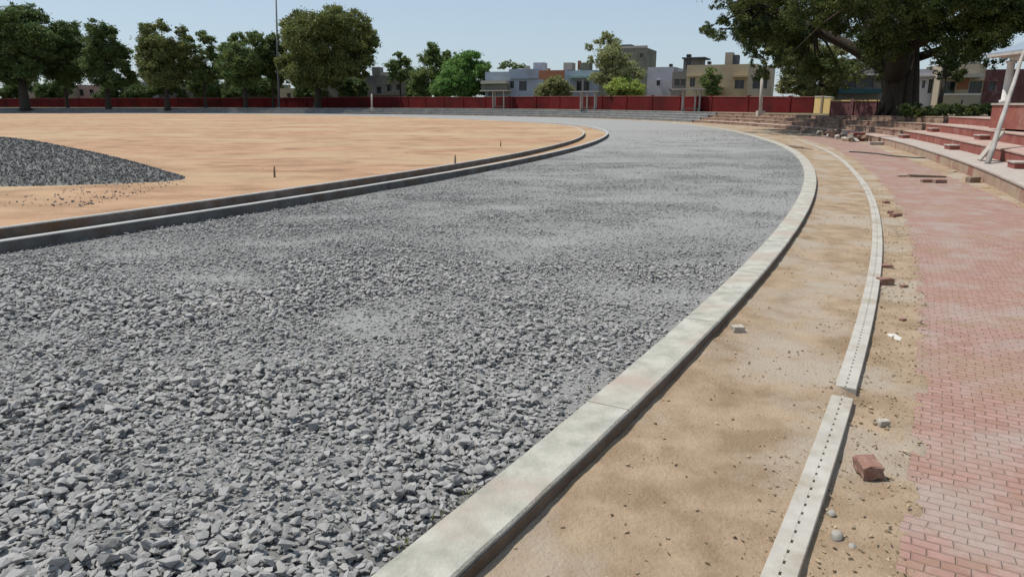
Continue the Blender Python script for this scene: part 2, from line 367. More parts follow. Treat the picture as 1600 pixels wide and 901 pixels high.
# dirt verge, right of the outer kerb up to the terraces
def dz(x, y, r): return vz(r, np.degrees(np.arctan2(y - C0[1], x - C0[0]))) + .035 * (fnoise(x * 1.6, y * 1.6, 31) - .5) + .03 * (fnoise(x * 7, y * 7, 33) - .5) + .05 * np.clip(1 - np.abs(r - rT(-20)) / .7, 0, 1) * fnoise(x * 1.2, y * 1.2, 35)
nd = 60
dprof = [((lambda t, f=f: (rO(t) + .25) * (1 - f) + (rT(t) + .1) * f), -.15) for f in np.linspace(0, 1, nd)]
gapc = pol(-30.14, 122.74)
def vz(r, a):
    x = C0[0] + r * np.cos(np.radians(a)); y = C0[1] + r * np.sin(np.radians(a))
    left = .055 + .035 * np.clip(1 - (r - rO(a) - .33) / .5, 0, 1)
    f = np.clip((r - rD(a)) / .15, 0, 1); rp = rP(a)
    edge_b = .045 * np.exp(-((r - rp) / .10) ** 2) * (fnoise(a * 22, r * 3, 37) * 2 - .75)
    under = .04 * np.clip((r - rp - .10) / .10, 0, 1) * (r < rP2(a) - .1)
    return left * (1 - f) + .020 * f + edge_b - under + .05 * np.exp(-((x - gapc.x) ** 2 + (y - gapc.y) ** 2) / .11 ** 2) * 1.25
tag(ring('dirt_verge', dprof, -50, 130, M['dirt'], near=.035, zn=dz, smooth=True), kind='structure')
# paving
def pz(x, y, r): return .012 * (fnoise(x * 1.1, y * 1.1, 41) - .5)
edge = lambda t: rP(t) + .05 * (fnoise(t * 40, t * 0 + .5, 51) - .5)
edge2 = lambda t: rP2(t) + .3 * (fnoise(t * 3, t * 0 + .5, 53) - .5)
pv = ring('paving', [((lambda t, f=f: edge(t) * (1 - f) + edge2(t) * f), -.118) for f in np.linspace(0, 1, 26)], -50, -6.5, M['paving'], near=.05, zn=pz, smooth=True)
tag(pv, kind='structure')

# kerbs
def kz(x, y, r): return .006 * (fnoise(x * .8, y * .8, 61) - .5)
wob = lambda s, a=.012: (lambda t: a * (fnoise(t * 6, t * 0 + s, 63) - .5))
w1 = wob(1.5); w2 = wob(7.5)
kb = ring('concrete_kerb', [((lambda t: rO(t) + w1(t)), -.4), ((lambda t: rO(t) + w1(t)), .02), ((lambda t: rO(t) + .012 + w1(t)), .032), ((lambda t: rO(t) + .318 + w2(t)), .036), ((lambda t: rO(t) + .33 + w2(t)), .024), ((lambda t: rO(t) + .335 + w2(t)), -.4)],
          -50, 14, M['kerb'], near=.06, zn=kz, closed=True)
M['kerb_face'] = mat('soiled_shade_kerb_face', (0.10, 0.075, 0.055), (0.17, 0.13, 0.10), 4, .95, .5, 30)  # soil brown, darkened further to carry the face's shade
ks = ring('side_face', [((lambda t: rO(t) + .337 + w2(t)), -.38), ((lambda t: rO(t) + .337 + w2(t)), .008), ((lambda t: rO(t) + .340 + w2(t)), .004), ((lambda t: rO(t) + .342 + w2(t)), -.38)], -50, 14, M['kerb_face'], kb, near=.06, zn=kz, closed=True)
tag(kb, 'broad pale concrete kerb curving along the outer edge of the grey stone track', 'kerb')
ki = ring('concrete_kerb', [((rA, -.14), -.4), ((rA, -.14), .16), ((rA, -.13), .17), ((rA, -.01), .17), ((rA, 0), .16), ((rA, 0), -.4)], -55, 130, M['grey_kerb'], near=.15, zn=kz, closed=True)
ring('side_face', [((rA, .001), -.38), ((rA, .001), .150), ((rA, .004), .148), ((rA, .005), -.38)], -55, 130, M['kerb_shade'], ki, near=.15, zn=kz, closed=True)  # thin strip that paints the shaded side of the kerb
tag(ki, 'narrow grey concrete kerb with bright top between the stone track and the infield channel', 'kerb')
kn = ring('concrete_kerb', [((rB, 0), -.4), ((rB, 0), .20), ((rB, .01), .212), ((rB, .09), .212), ((rB, .10), .20), ((rB, .10), -.4)], -55, 130, M['grey_kerb'], near=.15, zn=kz, closed=True)
ring('side_face', [((rB, .101), -.38), ((rB, .101), .186), ((rB, .104), .184), ((rB, .105), -.38)], -55, 130, M['kerb_shade'], kn, near=.15, zn=kz, closed=True)
tag(kn, 'innermost thin kerb holding back the tan sand of the infield', 'kerb')

M['joint'] = mat('kerb_joint', (0.13, 0.12, 0.10))
for t in np.arange(-36.4, -11, 1.12):
    t = float(t); r0 = float(rO(t)); a = pol(t, r0 + .012); b2 = pol(t, r0 + .324); u = (b2 - a).normalized(); v = Vector((-u.y, u.x, 0)); mb = MB()
    zz = float(kz(np.array([a.x]), np.array([a.y]), 0)[0]); zz2 = float(kz(np.array([b2.x]), np.array([b2.y]), 0)[0])
    mb.hexa([(*(a - v * .003).xy, -.02), (*(a + v * .003).xy, -.02), (*(b2 + v * .003).xy, -.02), (*(b2 - v * .003).xy, -.02), (*(a - v * .003).xy, .0335 + zz), (*(a + v * .003).xy, .0335 + zz), (*(b2 + v * .003).xy, .0375 + zz2), (*(b2 - v * .003).xy, .0375 + zz2)])
    mb.build('joint', M['joint'], kb)
# slotted drain, in two runs with a gap
def drain(t0, t1, label, slots_to):
    root = empty('drain_channel', pol(t0, float(rD(t0)) + .07, -.12)); tag(root, label, 'drain', 'drain runs along the kerb')
    W = .155; top = -.075
    T = thetas(t0, t1, .06, .3)
    base = ring('channel_side', [((rD, 0), -.3), ((rD, 0), top - .004), ((rD, .004), top), ((rD, W / 2 - .0065), top), ((rD, W / 2 - .0065), top - .05), ((rD, W / 2 + .0065), top - .05), ((rD, W / 2 + .0065), top), ((rD, W - .004), top), ((rD, W), top - .004), ((rD, W), -.3)], t0, t1, M['drain'], T=T)
    base.parent = root; base.matrix_parent_inverse = Matrix.Translation(-root.location)
    mb = MB(); t = t0; stepd = math.degrees(.10 / 122.7); sl = .030
    while t < min(t1, slots_to):
        a = pol(t + stepd * sl / .10, float(rD(t)) + W / 2, 0); b2 = pol(t + stepd, float(rD(t)) + W / 2, 0)
        u = (b2 - a).normalized(); v = Vector((u.y, -u.x, 0))
        mb.obox((a + b2) / 2, u, v, (b2 - a).length / 2, .0075, top - .04, top - .0015); t += stepd
    if t < t1:
        n = 40
        for i in range(n):
            a = pol(t + (t1 - t) * i / n, float(rD(t + (t1 - t) * i / n)) + W / 2, 0); b2 = pol(t + (t1 - t) * (i + 1) / n, float(rD(t + (t1 - t) * (i + 1) / n)) + W / 2, 0)
            u = (b2 - a).normalized(); v = Vector((u.y, -u.x, 0)); mb.obox((a + b2) / 2, u, v, (b2 - a).length / 2 + .01, .0075, top - .04, top - .0015)
    for te in (t0, t1):
        c = pol(te, float(rD(te)) + W / 2, 0); v = Vector((math.cos(math.radians(te)), math.sin(math.radians(te)), 0)); u = Vector((-v.y, v.x, 0)); mb.obox(c, u, v, .006, W / 2 + .001, -.3, top - .003)
    g = mb.build('slotted_cover', M['drain'], None); g.parent = root; g.matrix_parent_inverse = Matrix.Translation(-root.location)
    return root
drain(-44, -30.19, 'near run of the slotted concrete drain, cut off at a sandy gap', 999)
drain(-30.09, -9.5, 'long far run of the slotted concrete drain, curving away beyond the sandy gap', -22)

# ------------------------------------------------------------------ stones
def hull_protos(n, npts, seed, flat=(.42, .7)):
    rr = random.Random(seed); out = []
    for i in range(n):
        bm = bmesh.new()
        sx = rr.uniform(.75, 1.25); sy = rr.uniform(.6, 1.0); sz = rr.uniform(*sorted(flat)) * .8
        for k in range(npts):
            v = Vector((rr.gauss(0, 1), rr.gauss(0, 1), rr.gauss(0, 1))).normalized()
            p = max(abs(v.x), abs(v.y), abs(v.z)); v = v / (p ** .6)       # slightly boxy
            bm.verts.new((v.x * sx, v.y * sy, v.z * sz))
        bmesh.ops.convex_hull(bm, input=bm.verts)
        loose = [v for v in bm.verts if not v.link_faces]
        bmesh.ops.delete(bm, geom=loose, context='VERTS')
        bmesh.ops.triangulate(bm, faces=bm.faces)
        bm.verts.index_update()
        out.append((np.array([v.co[:] for v in bm.verts]) * .5, np.array([[l.index for l in f.verts] for f in bm.faces]))); bm.free()
    return out
def scatter(name, P, S, protos, mt, tilt=.5, seed=1, parent=None, smooth=False):
    rng = np.random.default_rng(seed); idx = rng.integers(0, len(protos), len(P)); VV = []; FF = []; base = 0
    for k, (pv_, pf) in enumerate(protos):
        sel = np.where(idx == k)[0]
        if len(sel) == 0: continue
        n = len(sel); a = rng.uniform(0, 2 * np.pi, n); tx = rng.normal(0, tilt, n); ty = rng.normal(0, tilt, n)
        ca, sa = np.cos(a), np.sin(a); cx, sx = np.cos(tx), np.sin(tx); cy, sy = np.cos(ty), np.sin(ty)
        z0 = np.zeros(n); o1 = np.ones(n)
        Rz = np.stack([ca, -sa, z0, sa, ca, z0, z0, z0, o1], 1).reshape(-1, 3, 3)
        Rx = np.stack([o1, z0, z0, z0, cx, -sx, z0, sx, cx], 1).reshape(-1, 3, 3)
        Ry = np.stack([cy, z0, sy, z0, o1, z0, -sy, z0, cy], 1).reshape(-1, 3, 3)
        R = Rx @ Ry @ Rz
        v = np.einsum('nij,vj->nvi', R, pv_) * S[sel][:, None, None] + P[sel][:, None, :]
        nv = len(pv_)
        f = pf[None] + (np.arange(n) * nv)[:, None, None] + base
        VV.append(v.reshape(-1, 3)); FF.append(f.reshape(-1)); base += n * nv
    return fast_mesh(name, np.concatenate(VV), np.concatenate(FF), 3, mt, parent, smooth)
protA = hull_protos(26, 13, 5); protB = hull_protos(16, 9, 9); protC = hull_protos(10, 7, 13)

blobs = []
for (px, py, sx_, sy_, a_) in [(600, 490, 110, 34, 1.0), (300, 430, 260, 40, .6), (60, 520, 90, 40, .7), (860, 385, 80, 22, .9), (330, 385, 300, 25, .6), (240, 640, 100, 16, .35), (1000, 240, 400, 60, .7), (760, 600, 40, 12, .4), (430, 850, 60, 14, .3), (400, 560, 120, 14, .4), (740, 760, 60, 10, .6)]:
    c = on_plane(px, py); e = on_plane(px + sx_, py); g = on_plane(px, py - sy_)
    blobs.append((c.x, c.y, max(.15, e.x - c.x), max(.15, g.y - c.y), a_))
def finesmask(x, y):
    f = 0
    for cx, cy, sx, sy, a in blobs: f = np.maximum(f, a * np.exp(-((x - cx) / sx) ** 2 - ((y - cy) / sy) ** 2))
    n = fnoise(x * .55, y * .8, 71); n2 = fnoise(x * 1.7, y * 2.2, 77)
    return np.clip(f * 1.15 + (n - .5) * 1.1 + (n2 - .5) * .7 - .16 * np.clip(1 - (y - 4) / 4, 0, 1), 0, 1)
def cand(n, y0, y1, seed, power=1.0, mleft=1.2, mright=1.2):
    rng = np.random.default_rng(seed); y = (y0 ** (2 - power) + (y1 ** (2 - power) - y0 ** (2 - power)) * rng.random(n)) ** (1 / (2 - power)) if power != 2 else y0 * (y1 / y0) ** rng.random(n)
    hw = y * .76 + 1.0; x = rng.uniform(-1, 1, n) * (hw + mleft)
    return x, y, rng
def track_stones(name_part, n, y0, y1, seed, smin, smax, protos, lift, thin, grid=0):
    x, y, rng = cand(n, y0, y1, seed)
    if grid:
        gx_, gy_ = np.meshgrid(np.arange(-9.5, 7, grid), np.arange(y0, y1, grid * .87)); gx_ = gx_ + (np.arange(gx_.shape[0]) % 2)[:, None] * grid / 2
        x = (gx_ + rng.uniform(-.36, .36, gx_.shape) * grid).ravel(); y = (gy_ + rng.uniform(-.36, .36, gx_.shape) * grid).ravel()
        ok = np.abs(x) < y * .76 + 1.6; x, y = x[ok], y[ok]
    a = np.degrees(np.arctan2(y - C0[1], x - C0[0])); r = np.hypot(x - C0[0], y - C0[1])
    inner = rA(a); outer = rO(a)
    ok = (r > inner + .02) & (r < outer - .03)
    x, y, r, outer, inner = x[ok], y[ok], r[ok], outer[ok], inner[ok]
    m = finesmask(x, y)
    edge_thin = np.clip((outer - r) / .12, .15, 1) * np.clip((r - inner) / .5, .35, 1)
    s = smin + (smax - smin) * rng.random(len(x)) ** 1.6
    s = s * (1 - .55 * m) * (.75 + .25 * edge_thin)
    keep = rng.random(len(x)) < (1 - .5 * m * thin) * (.25 + .75 * edge_thin)
    x, y, s, m = x[keep], y[keep], s[keep], m[keep]
    z = tz(x, y, 0) - .02 + s * (.16 + lift * rng.random(len(x))) - m * s * .22
    return np.c_[x, y, z], s
tko = bpy.data.objects['running_track']; co = np.empty(len(tko.data.vertices) * 3, np.float32); tko.data.vertices.foreach_get('co', co); co = co.reshape(-1, 3)
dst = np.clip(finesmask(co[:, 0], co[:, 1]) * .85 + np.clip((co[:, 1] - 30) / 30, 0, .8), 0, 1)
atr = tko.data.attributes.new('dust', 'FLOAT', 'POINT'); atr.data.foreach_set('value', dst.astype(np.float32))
Pg, Sg = track_stones('g', 10, 2.2, 9.5, 6, .050, .086, protA, .30, .8, .053)
P1, S1 = track_stones('a', 42000, 2.2, 9.5, 1, .034, .105, protA, .75, 1.1)
P1 = np.r_[Pg, P1]; S1 = np.r_[Sg, S1]
P1b, S1b = track_stones('b', 170000, 2.2, 10, 3, .009, .026, protC, .3, .0)
kk = np.random.default_rng(8).random(len(P1b)) < .06 + 1.2 * finesmask(P1b[:, 0], P1b[:, 1]); P1b, S1b = P1b[kk], S1b[kk]
P2, S2 = track_stones('c', 190000, 9.5, 27, 2, .028, .075, protB, .5, .8)
P3, S3 = track_stones('d', 120000, 27, 62, 4, .035, .075, protC, .25, .9)
gr = empty('gravel', (0, 6, 0)); tag(gr, kind='stuff')
tag(gr, 'loose crushed grey stone spread over the running track', 'gravel')
scatter('crushed_stone', P1, S1, protA, M['stone'], .25, 1, gr).matrix_parent_inverse = Matrix.Translation((0, -6, 0))
scatter('stone_chips', np.r_[P1b], np.r_[S1b], protC, M['stone'], .6, 2, gr).matrix_parent_inverse = Matrix.Translation((0, -6, 0))
scatter('crushed_stone', P2, S2, protB, M['stone'], .27, 3, gr).matrix_parent_inverse = Matrix.Translation((0, -6, 0))
scatter('crushed_stone', P3, S3, protC, M['stone'], .35, 4, gr).matrix_parent_inverse = Matrix.Translation((0, -6, 0))
for ch in gr.children: ch['kind'] = 'stuff'

# clods and pebbles on the verge
x, y, rng = cand(150000, 2.2, 20, 17)
a = np.degrees(np.arctan2(y - C0[1], x - C0[0])); r = np.hypot(x - C0[0], y - C0[1])
between = (r > rO(a) + .34) & (r < rD(a) - .01); beyond = (r > rD(a) + .16) & (r < rP(a) + .1); far_v = (r > rP2(a) - .2) & (r < rT(a))
pr = np.where(between, .10 + .6 * np.clip(1 - (rD(a) - r) / .28, 0, 1) + 1.6 * np.clip(fnoise(x * 2, y * 2, 81) - .5, 0, 1), 0) + np.where(beyond, .95, 0) + np.where(far_v, .4, 0)
kp = rng.random(len(x)) < pr; x, y, r = x[kp], y[kp], r[kp]; s = .005 + .034 * rng.random(len(x)) ** 4.5
zc = dz(x, y, r) - .15 + s * .2
tag(scatter('dirt_clods', np.c_[x, y, zc], s, protC, M['clod'], .6, 5), 'crumbs of dry soil and grit strewn over the dirt verge', 'soil crumbs', kind='stuff')
# sand crumbs on paving
x, y, rng = cand(9000, 2.2, 20, 19); a = np.degrees(np.arctan2(y - C0[1], x - C0[0])); r = np.hypot(x - C0[0], y - C0[1])
kp = (r > rP(a)) & (r < rP2(a)) & (rng.random(len(x)) < .06 + .9 * np.clip(fnoise(x * 1.3, y * 1.3, 83) - .58, 0, 1) * 3 + .4 * np.exp(-(r - rP(a)) / .15)); x, y = x[kp], y[kp]
s = .005 + .016 * rng.random(len(x)) ** 3
tag(scatter('paving_grit', np.c_[x, y, np.full(len(x), -.115) + s * .2], s, protC, M['clod'], .6, 6), 'grit scattered on the pink paving', 'grit', kind='stuff')

rng = np.random.default_rng(23); n = 5200; yy = 10 + 45 * rng.random(n) ** 1.3; xx = rng.uniform(-1.1, .3, n) * yy * .8; aa = np.degrees(np.arctan2(yy - C0[1], xx - C0[0])); r_ = np.hypot(xx - C0[0], yy - C0[1])
kp = (r_ < rB(aa) - .1) & (rng.random(n) < .15 + 2.5 * np.clip(fnoise(xx * .5, yy * .9, 95) - .5, 0, 1)); xx, yy, r_ = xx[kp], yy[kp], r_[kp]
tag(scatter('sand_clods', np.c_[xx, yy, und(xx, yy, r_) + .187], .012 + .05 * rng.random(len(xx)) ** 4, protC, M['clod'], .6, 9), 'small clods scattered on the infield sand', 'clods', kind='stuff')
# weeds along kerb and drain
def weeds(name, label, spots, seed):
    rr = random.Random(seed); V = []; Fq = []
    for (bx, by, bz, h, n) in spots:
        for i in range(n):
            p = Vector((bx + rr.gauss(0, .05), by + rr.gauss(0, .05), bz)); a_ = rr.uniform(0, 6.28); l = h * rr.uniform(.4, 1); q = Vector((math.cos(a_), math.sin(a_), 0))
            sdv = Vector((-q.y, q.x, 0)) * l * .12; tip = p + q * l * rr.uniform(.3, .9) + Vector((0, 0, l * rr.uniform(.4, .9))); mid = p + (tip - p) * .5 + Vector((0, 0, l * .12))
            b0 = len(V); V += [p - sdv, p + sdv, mid + sdv, mid - sdv, tip]; Fq += [(b0, b0 + 1, b0 + 2, b0 + 3), (b0 + 3, b0 + 2, b0 + 4)]
    return tag(mesh_obj(name, V, Fq, M['weed']), label, 'weeds', kind='stuff')
sp = []
rr = random.Random(3)
for (px, py, n) in [(640, 850, 10), (690, 810, 14), (735, 770, 14), (720, 785, 10), (960, 580, 8), (930, 605, 5), (1215, 340, 3)]:
    for q in range(3):
        c = on_plane(px + rr.uniform(-14, 8), py + rr.uniform(-6, 6)); sp.append((c.x, c.y, -.01, .035, n))
for i in range(60):
    t = rr.uniform(-30.6, -24); c = pol(t, float(rD(t)) - rr.uniform(.01, .12)); sp.append((c.x, c.y, -.15, .035, 5))
weeds('weeds', 'low dry weeds growing along the kerb and drain edges', sp, 4)

# gravel heap on the infield
hp = empty('gravel_heap', (-15.0, 19.0, .17)); tag(hp, 'long low heap of dark grey gravel on the sand at the left', 'gravel heap')
def heap_h(x, y):
    # ridge running from off-frame left to a thin tail at the right
    u = (x + 8.6) / -1.0; u = np.clip(u, 0, 30)
    yc = 18.6 + .0 * u + .12 * u; hw = .35 + 2.9 * (1 - np.exp(-u / 3.0)); top = 1.02 * (1 - np.exp(-(u / 2.3) ** 1.2)) * (1 + .10 * np.sin(u * .8 + 3.1)) * np.where(x < -8.6, 1, 0)
    d = np.abs(y - yc - hw * .15) / hw
    return top * np.clip(1 - d ** 1.25, -.1, 1) + .10 * (fnoise(x * .9, y * .9, 91) - .5) * np.clip(1 - d, 0, 1)
gx = np.arange(-27, -7.9, .14); gy = np.arange(13.5, 25.5, .14); X, Y = np.meshgrid(gx, gy, indexing='ij'); Z = heap_h(X, Y) + .17
V = np.c_[X.ravel(), Y.ravel(), np.maximum(Z, .12).ravel()]; ny = len(gy)
ii, jj = np.meshgrid(np.arange(len(gx) - 1), np.arange(ny - 1), indexing='ij'); b0 = (ii * ny + jj).ravel()
zf = Z.ravel(); keepf = (zf[b0] > .1) | (zf[b0 + ny + 1] > .1)
Fq = np.c_[b0, b0 + ny, b0 + ny + 1, b0 + 1][keepf]
V = V - np.array([-15, 19, .17])
hb = fast_mesh('heap_body', V, Fq.ravel(), 4, M['pile'], hp, True)
rng = np.random.default_rng(5); n = 110000; x = rng.uniform(-22, -7.6, n); y = rng.uniform(13.5, 25, n); h = heap_h(x, y)
edge_s = (h <= .02) & (h > -.05) & (rng.random(n) < .04 * np.exp(-np.abs(h) * 9)) & (x < -8.2) & (x > -20) & (y < 18.2)
kp = (h > .02) | edge_s; x, y, h = x[kp], y[kp], np.maximum(h[kp], 0); s = .025 + .055 * rng.random(len(x)) ** 1.5
st = scatter('heap_stones', np.c_[x + 15, y - 19, h + .03], s, protC, M['pile'], .6, 8, hp); tag(st, kind='stuff')

# ------------------------------------------------------------------ terraces
def terrace(name, label, t0, t1, n, tread_m, riser_ms, tread_w, top_h=None, cat='terrace steps'):
    root = empty(name, pol((t0 + t1) / 2, float(rT((t0 + t1) / 2)), -.12)); tag(root, label, cat)
    pi = Matrix.Translation(-root.location)
    off = 0
    for k in range(n):
        zb = (lambda t, k=k: -.12 + (gP(t) + .12) * k / n); zt = (lambda t, k=k: -.12 + (gP(t) + .12) * (k + 1) / n)
        jit = (lambda t, k=k: .02 * (fnoise(t * 5, t * 0 + k, 101) - .5))
        rf0 = (lambda t, o=off, j=jit: rT(t) + o + j(t))
        rf1 = (lambda t, o=off: rT(t) + o + tread_w + .3)
        body = ring('tier', [(rf0, lambda t, z=zb: z(t) - .3), (rf0, lambda t, z=zt: z(t) - .055), (rf1, lambda t, z=zt: z(t) - .055), (rf1, lambda t, z=zb: z(t) - .3)], t0, t1, riser_ms[min(k, len(riser_ms) - 1)], near=.2, far=.5, closed=True)
        body.parent = root; body.matrix_parent_inverse = pi
        slab = ring('tread', [((lambda t, f=rf0: f(t) - .03), lambda t, z=zt: z(t) - .053), ((lambda t, f=rf0: f(t) - .03), lambda t, z=zt: z(t) - .006), ((lambda t, f=rf0: f(t) - .02), zt), ((lambda t, f=rf1: f(t) - .01), zt), ((lambda t, f=rf1: f(t) - .01), lambda t, z=zt: z(t) - .053)],
                    t0, t1, tread_m[min(k, len(tread_m) - 1)], near=.2, far=.5, closed=True)
        slab.parent = body
        off += tread_w
    return root, pi
tr, tpi = terrace('seating_terrace', 'red painted seating terrace with pale pink tread edges beside the pink paving', -48, -11.2, 4, [M['bare_tread'], M['tread']], [M['bare_riser'], M['red_riser']], 1.15)
terrace('seating_terrace', 'half built rough brick terrace steps beyond the track, left of the big tree', -11.0, 12, 4, [M['tread'], M['rough_step']], [M['rough_step']], 1.1)
terrace('seating_terrace', 'low grey concrete terrace steps running along the far side below the red wall', 12.2, 130, 4, [M['grey_step']], [M['grey_step']], 1.1)
# half-height stair blocks climbing the red terrace
def stair_block(px, tier, wdt=.75):
    zt = -.12 + 1.6 * tier / 4
    # find the angle on the tread at this pixel column
    best = None
    for t in np.arange(-26, -11, .05):
        p = pol(t, float(rT(t)) + 1.15 * tier - .35)
        a, _ = ray(px, 215)
        e = abs(p.x / p.y - a)
        if best is None or e < best[0]: best = (e, t, p)
    _, t, p = best
    u = Vector((-math.sin(math.radians(t)), math.cos(math.radians(t)), 0)); v = Vector((math.cos(math.radians(t)), math.sin(math.radians(t)), 0))
    mb = MB(); mb.obox(p + v * .16, u, v, wdt / 2, .2, zt + .004, zt + .15)
    o = mb.build('stair_block', M['red_riser'], tr); o.matrix_parent_inverse = tpi
    mb = MB(); mb.obox(p + v * .14, u, v, wdt / 2 + .03, .21, zt + .152, zt + .20)
    mb.build('block_top', M['bare_tread'], o, bevel=.008)
for px, ti in ((1484, 1), (1408, 1), (1528, 2), (1452, 2), (1575, 3), (1590, 1)): stair_block(px, ti)

# ------------------------------------------------------------------ perimeter wall
def wall(name, label, pts, mt, capm, pil_every=4.5, thick=.25, cat='wall', pil_m=None):
    P = [(Vector((ray(px, 160)[0] * y, y, 0)), zt) for px, y, zt in pts]
    root = empty(name, (P[-1][0].x, P[-1][0].y, 1.1)); tag(root, label, cat)
    body = MB(); cap = MB()
    for (a, za), (b2, zb) in zip(P[:-1], P[1:]):
        u = (b2 - a).normalized(); v = Vector((-u.y, u.x, 0)); L_ = (b2 - a).length; n = max(1, round(L_ / 12))
        for i in range(n):
            f0, f1 = i / n, (i + 1) / n; p = a + (b2 - a) * f0; q = a + (b2 - a) * f1; z0_ = za + (zb - za) * f0; z1_ = za + (zb - za) * f1
            for m_, hh, zlo, zup in ((body, thick / 2, lambda z: .2, lambda z: z - .12), (cap, thick / 2 + .06, lambda z: z - .117, lambda z: z)):
                e0 = p; e1 = q
                m_.hexa([(*(e0 - v * hh).xy, zlo(z0_)), (*(e1 - v * hh).xy, zlo(z1_)), (*(e1 + v * hh).xy, zlo(z1_)), (*(e0 + v * hh).xy, zlo(z0_)),
                         (*(e0 - v * hh).xy, zup(z0_)), (*(e1 - v * hh).xy, zup(z1_)), (*(e1 + v * hh).xy, zup(z1_)), (*(e0 + v * hh).xy, zup(z0_))])
    bl = root.location; pi = Matrix.Translation(-bl)
    for m_, nm, mm in ((body, 'wall_body', mt), (cap, 'coping', capm)):
        o = m_.build(nm, mm, root); o.matrix_parent_inverse = pi
    cnt = 0
    for (a, za), (b2, zb) in zip(P[:-1], P[1:]):
        u = (b2 - a).normalized(); v = Vector((-u.y, u.x, 0)); L_ = (b2 - a).length; n = max(1, round(L_ / pil_every))
        for i in range(n):
            if cnt >= 95: break
            f0 = (i + .5) / n; p = a + (b2 - a) * f0; z_ = za + (zb - za) * f0; cnt += 1
            mb = MB(); mb.obox(p, u, v, .20, thick / 2 + .10, .3, z_ + .10)
            o = mb.build('pilaster', pil_m or mt, root); o.matrix_parent_inverse = pi
    return root
WALL = [(1272, 88, 3.06), (1140, 102, 3.25), (1000, 124, 3.55), (860, 148, 3.75), (740, 166, 3.8), (600, 190, 4.1), (430, 206, 4.0), (200, 222, 4.05), (-60, 240, 4.1), (-260, 250, 4.1)]
wall('perimeter_wall', 'long dark red boundary wall with square pilasters behind the track', list(reversed(WALL)), M['wall_red'], M['wall_cap'], 7.5)
wall('boundary_wall', 'short yellow painted wall section at the right end of the long red wall', [(1274, 87.5, 3.1), (1300, 84, 3.0)], M['wall_yellow'], M['white_dirty'], 2.6, pil_m=M['wood'])
wall('boundary_wall', 'shaded maroon wall with yellow coping under the big tree', [(1299, 69, 2.52), (1372, 64, 2.5), (1420, 64, 2.42)], M['wall_purple'], M['wall_yellow'], 5)

# ------------------------------------------------------------------ buildings
class Front:
    def __init__(s, px, y, deg):
        a = math.radians(deg); X, _ = ray(px, 155); s.O = Vector((X * y, y, 0)); s.t = Vector((math.cos(a), -math.sin(a), 0)); s.n = Vector((math.sin(a), math.cos(a), 0))
    def s_(s, px, d=0.0):
        a, _ = ray(px, 130); o = s.O + s.n * d      # (o + t q) : x = a y
        return (a * o.y - o.x) / (s.t.x - a * s.t.y)
    def z_(s, px, py, d=0.0):
        q = s.s_(px, d); y = (s.O + s.n * d + s.t * q).y
        return CH + ray(px, py)[1] * y
    def P(s, q, d): return s.O + s.t * q + s.n * d
    def slab(s, mb, q0, q1, d0, d1, z0, z1):
        a, b2, c, d = s.P(q0, d0), s.P(q1, d0), s.P(q1, d1), s.P(q0, d1)
        mb.hexa([(p.x, p.y, z0) for p in (a, b2, c, d)] + [(p.x, p.y, z1) for p in (a, b2, c, d)])
    def pbox(s, mb, x0, x1, y0, y1, d0, d1, base=None):
        pm = (x0 + x1) / 2
        s.slab(mb, s.s_(x0, d0), s.s_(x1, d0), d0, d1, s.z_(pm, y1, d0) if base is None else base, s.z_(pm, y0, d0))

